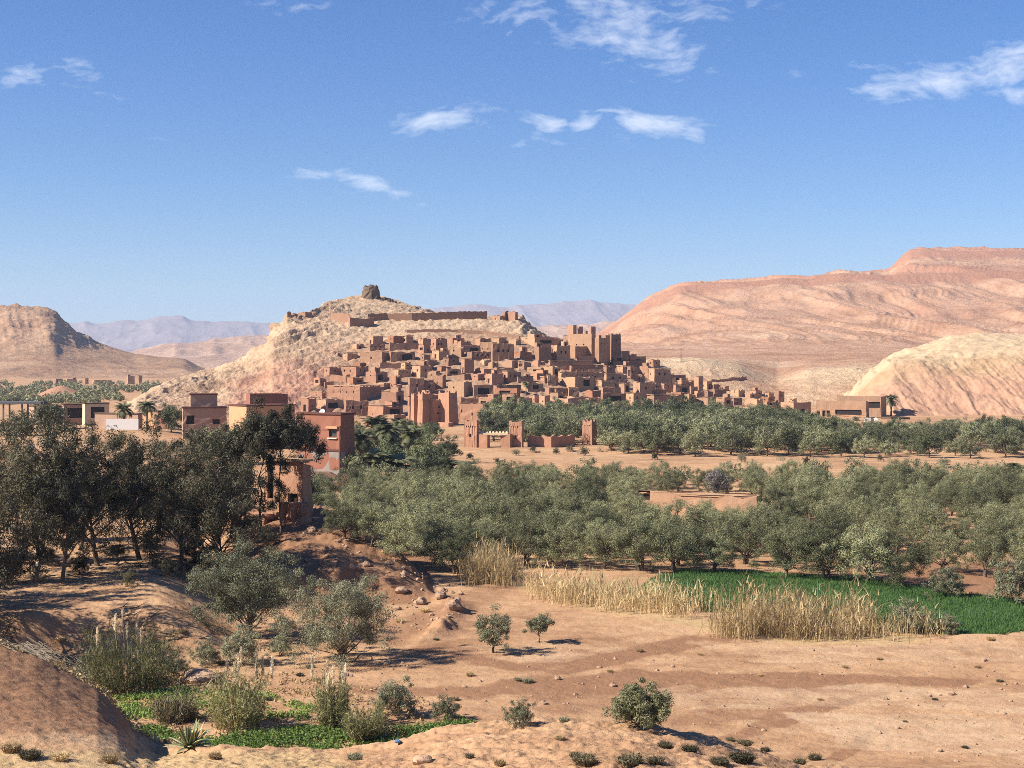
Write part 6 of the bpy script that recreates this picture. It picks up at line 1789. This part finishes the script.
# ---- stones, scrub tufts, litter
def stone_mesh(rs, n=1):
    mb = MB()
    import itertools
    lat = 8; lon = 12
    sx = rs.uniform(.7, 1.3, 3)
    def P(i, j):
        th = math.pi * i / lat; ph = 2 * math.pi * j / lon
        v = np.array([math.sin(th) * math.cos(ph), math.sin(th) * math.sin(ph), math.cos(th) * .7])
        return v * sx * (1 + .3 * float(vnoise(np.array([v[0] * 1.7 + sx[0] * 9]), np.array([v[1] * 1.7 + v[2] * 1.3]))[0]))
    g_ = [[P(i, j) for j in range(lon)] for i in range(lat + 1)]
    for i in range(lat):
        for j in range(lon): mb.quad(g_[i][j], g_[i + 1][j], g_[i + 1][(j + 1) % lon], g_[i][(j + 1) % lon])
    return mb
def stones():
    rs = np.random.RandomState(6)
    protos = [stone_mesh(rs) for _ in range(6)]
    V, Q, n = [], [], 0
    areas = [([(-10, 660), (110, 700), (110, 770), (-10, 790)], 90, .05), ([(400, 740), (560, 728), (700, 742), (800, 770), (760, 800), (380, 800)], 240, .05), ([(300, 540), (385, 548), (432, 588), (300, 600)], 240, .10), ([(380, 640), (560, 640), (1040, 650), (1040, 760), (700, 740), (380, 735)], 230, .045), ([(380, 580), (460, 590), (470, 616), (400, 640)], 120, .08),
             ([(880, 690), (1040, 680), (1040, 768), (900, 760)], 70, .05), ([(170, 640), (420, 650), (420, 690), (300, 700)], 90, .055)]
    for poly, k, size in areas:
        for b in scatter_px(rs, poly, k):
            mb = protos[rs.randint(6)]; s_ = size * rs.lognormal(0, .55); a = rs.uniform(0, 6.28); c_, q_ = math.cos(a), math.sin(a)
            v = np.array(mb.v) * s_; v = np.stack([v[:, 0] * c_ - v[:, 1] * q_, v[:, 0] * q_ + v[:, 1] * c_, v[:, 2]], 1) + b + np.array([0, 0, s_ * .2])
            V.append(v); Q.append(np.array(mb.f) + n); n += len(v)
    o = link('scattered_stones', np_mesh('scattered_stones', np.concatenate(V), np.concatenate(Q), True), ROCK); o['kind'] = 'stuff'; o['label'] = 'small stones strewn over the bare field'
stones()
rsb = np.random.RandomState(16)
for i, (x, y, s_, lab) in enumerate(((453, 608, .6, 'dark boulder at the end of the rubble bank'), (440, 598, .6, 'brown boulder on the rubble bank left of the dark one'), (423, 763, .28, 'dark stone at the very bottom of the view'), (203, 682, .85, 'rounded brown boulder beside the plumed cane'), (402, 592, .42, 'brown rock under the cut edge of the clay hill'), (420, 604, .5, 'small rock on the rubble below the clay hill'))):
    p = hit(x, y)
    mb = stone_mesh(rsb); mb.v = [(a * s_, b * s_, c * s_) for a, b, c in mb.v]
    o = link('boulder', mb.mesh('boulder', True), ROCK, None, p + Vector((0, 0, s_ * .25))); tag(o, lab, 'boulder')

TUFT = []
def tuft_mesh(seed, mat):
    rs = np.random.RandomState(seed); n = 260
    a = rs.uniform(0, 6.28, n); r = .3 * np.sqrt(rs.random(n)); b = np.stack([np.cos(a) * r, np.sin(a) * r, 0 * r], 1)
    me = leaf_mesh('scrub_tuft', np.concatenate([blades(rs, b, rs.uniform(.15, .42, n), .03, .9, 2, az=a), leaves(rs, b * 1.1 + np.array([0, 0, .16]), np.full(n, .12), 2, .09, .04)])); me.materials.append(mat); return me
TUFT = [tuft_mesh(51, SCRUB), tuft_mesh(52, SCRUB), tuft_mesh(53, SILVER), tuft_mesh(54, STRAW)]
rt = random.Random(17)
spots = [(585, 764, 0, 1.2), (630, 766, 1, 1.3), (655, 764, 0, .9), (575, 757, 1, .6), (745, 745, 0, 1.0), (730, 741, 0, .7), (765, 751, 1, .7), (815, 760, 0, 1.0), (742, 762, 1, 1.4), (720, 764, 0, 1.0), (800, 764, 0, .8), (528, 683, 2, 1.0), (518, 681, 2, .7), (565, 722, 2, .7), (560, 740, 3, .6), (1000, 682, 0, .7), (978, 668, 3, .6), (965, 748, 0, .5), (990, 640, 3, .8), (820, 700, 3, .5),
         (700, 655, 3, .6), (610, 672, 3, .6), (470, 676, 3, .8), (455, 700, 3, .7), (300, 676, 0, .7), (220, 664, 2, .8), (268, 700, 0, .8), (310, 668, 2, .9), (150, 640, 3, 1.0), (60, 640, 3, 1.1), (95, 632, 3, 1.1), (182, 632, 3, .9), (425, 612, 3, 1.2), (400, 622, 3, 1.2), (436, 640, 2, .6), (30, 758, 0, 1.1), (12, 752, 3, 1.0), (60, 760, 3, .9), (110, 762, 3, .8), (355, 760, 2, .9), (215, 758, 3, .8), (640, 652, 3, .7), (880, 660, 3, .6), (935, 700, 0, .5),
         (905, 722, 0, .4), (760, 676, 3, .5), (845, 668, 3, .6), (500, 765, 3, .6), (470, 758, 0, .5), (665, 748, 0, .8), (690, 752, 0, .9)]
for x, y, k, s_ in spots:
    p = hit(x, y)
    if p is None: continue
    o = link('scrub_tuft', TUFT[k], None, None, p); s_ *= .78; o.scale = (s_, s_, s_ * rt.uniform(.8, 1.2)); o.rotation_euler = (0, 0, rt.uniform(0, 6))
    tag(o, ['small dark scrub tuft on the bare stony ground', 'small dark scrub tuft on the bare stony ground', 'small silvery tuft on the bare ground', 'small straw coloured tuft on the bare ground'][k], 'tuft', ['dark scrub tufts', 'dark scrub tufts', 'silvery tufts', 'straw tufts'][k])
blue = plain_mat("blue_plastic", (.07, .14, .26), .4, .2); lightb = plain_mat("pale_blue_plastic", (.25, .36, .40), .4, .2)
for x, y, m_, lab in ((286, 744, lightb, 'pale blue plastic bag caught in the green weeds'), (398, 745, blue, 'crumpled bright blue plastic bag on the weedy strip')):
    p = hit(x, y); mb = stone_mesh(rsb); mb.v = [(a * .10, b * .10, c * .10) for a, b, c in mb.v]
    o = link('plastic_bag', mb.mesh('plastic_bag'), m_, None, p + Vector((0, 0, .12))); tag(o, lab, 'bag')

# dead branches lying under the terrace trees
mb = MB(); rb = random.Random(23)
for k in range(26):
    x, y = rb.uniform(100, 215), rb.uniform(606, 640); p = hit(x, y)
    if p is None: continue
    a = rb.uniform(-.5, .5); L_ = rb.uniform(.8, 2.2); d = Vector((math.cos(a), math.sin(a), rb.uniform(-.05, .25)))
    mb = MB(); mb.tube([-d * L_ / 2, Vector((0, 0, .05)), d * L_ / 2], [.035, .028, .01], 5); mb.tube([Vector((0, 0, .03)), d * .3 * L_ + Vector((0, .25, .25))], [.03, .01], 5)
    o = link('fallen_branch', mb.mesh('fallen_branch'), BARK, None, p + Vector((0, 0, .05)))
    tag(o, 'dead branch lying on the bank under the eucalyptus trees', 'branch', 'dead branches on the terrace bank')

# ------------------------------------------------------------------ labels for the village houses
def number(n):
    a = ['zeroth', 'first', 'second', 'third', 'fourth', 'fifth', 'sixth', 'seventh', 'eighth', 'ninth', 'tenth', 'eleventh', 'twelfth', 'thirteenth', 'fourteenth', 'fifteenth', 'sixteenth', 'seventeenth', 'eighteenth', 'nineteenth']
    if n < 20: return a[n]
    tens = {2: 'twenty', 3: 'thirty', 4: 'forty'}[n // 10]
    return tens[:-1] + 'ieth' if n % 10 == 0 else f'{tens}-{a[n % 10]}'
def name_houses():
    rows = {}
    hs = sorted(HOUSES, key=lambda h: -h['y'])
    nrow = 10; per = math.ceil(len(hs) / nrow)
    for i, h in enumerate(hs): rows.setdefault(i // per, []).append(h)
    tone = ['rosy', 'tan', 'reddish', 'straw coloured', 'dark brown']
    feat = dict(windows='with small windows', door='with a doorway', loggia='with one wide dark opening', blank='with blank walls', slits='with slit windows')
    for r, lst in rows.items():
        lst.sort(key=lambda h: h['x'])
        for k, h in enumerate(lst):
            ar = h['w'] / max(h['h'], 1)
            shp = 'long low' if ar > 2.6 else 'tall' if ar < 1.1 else 'small square' if h['w'] < 15 else 'broad'
            ft = feat[h['feat']] if (h['n'] or h['feat'] == 'blank') else 'with blank walls'
            row = 'lowest row' if r == 0 else 'top row' if r == nrow - 1 else f'{number(r + 1)} row up'
            h['o']['label'] = f"{shp} {tone[h['tone']]} house {ft}, {number(k + 1)} from left, {row}"
name_houses()
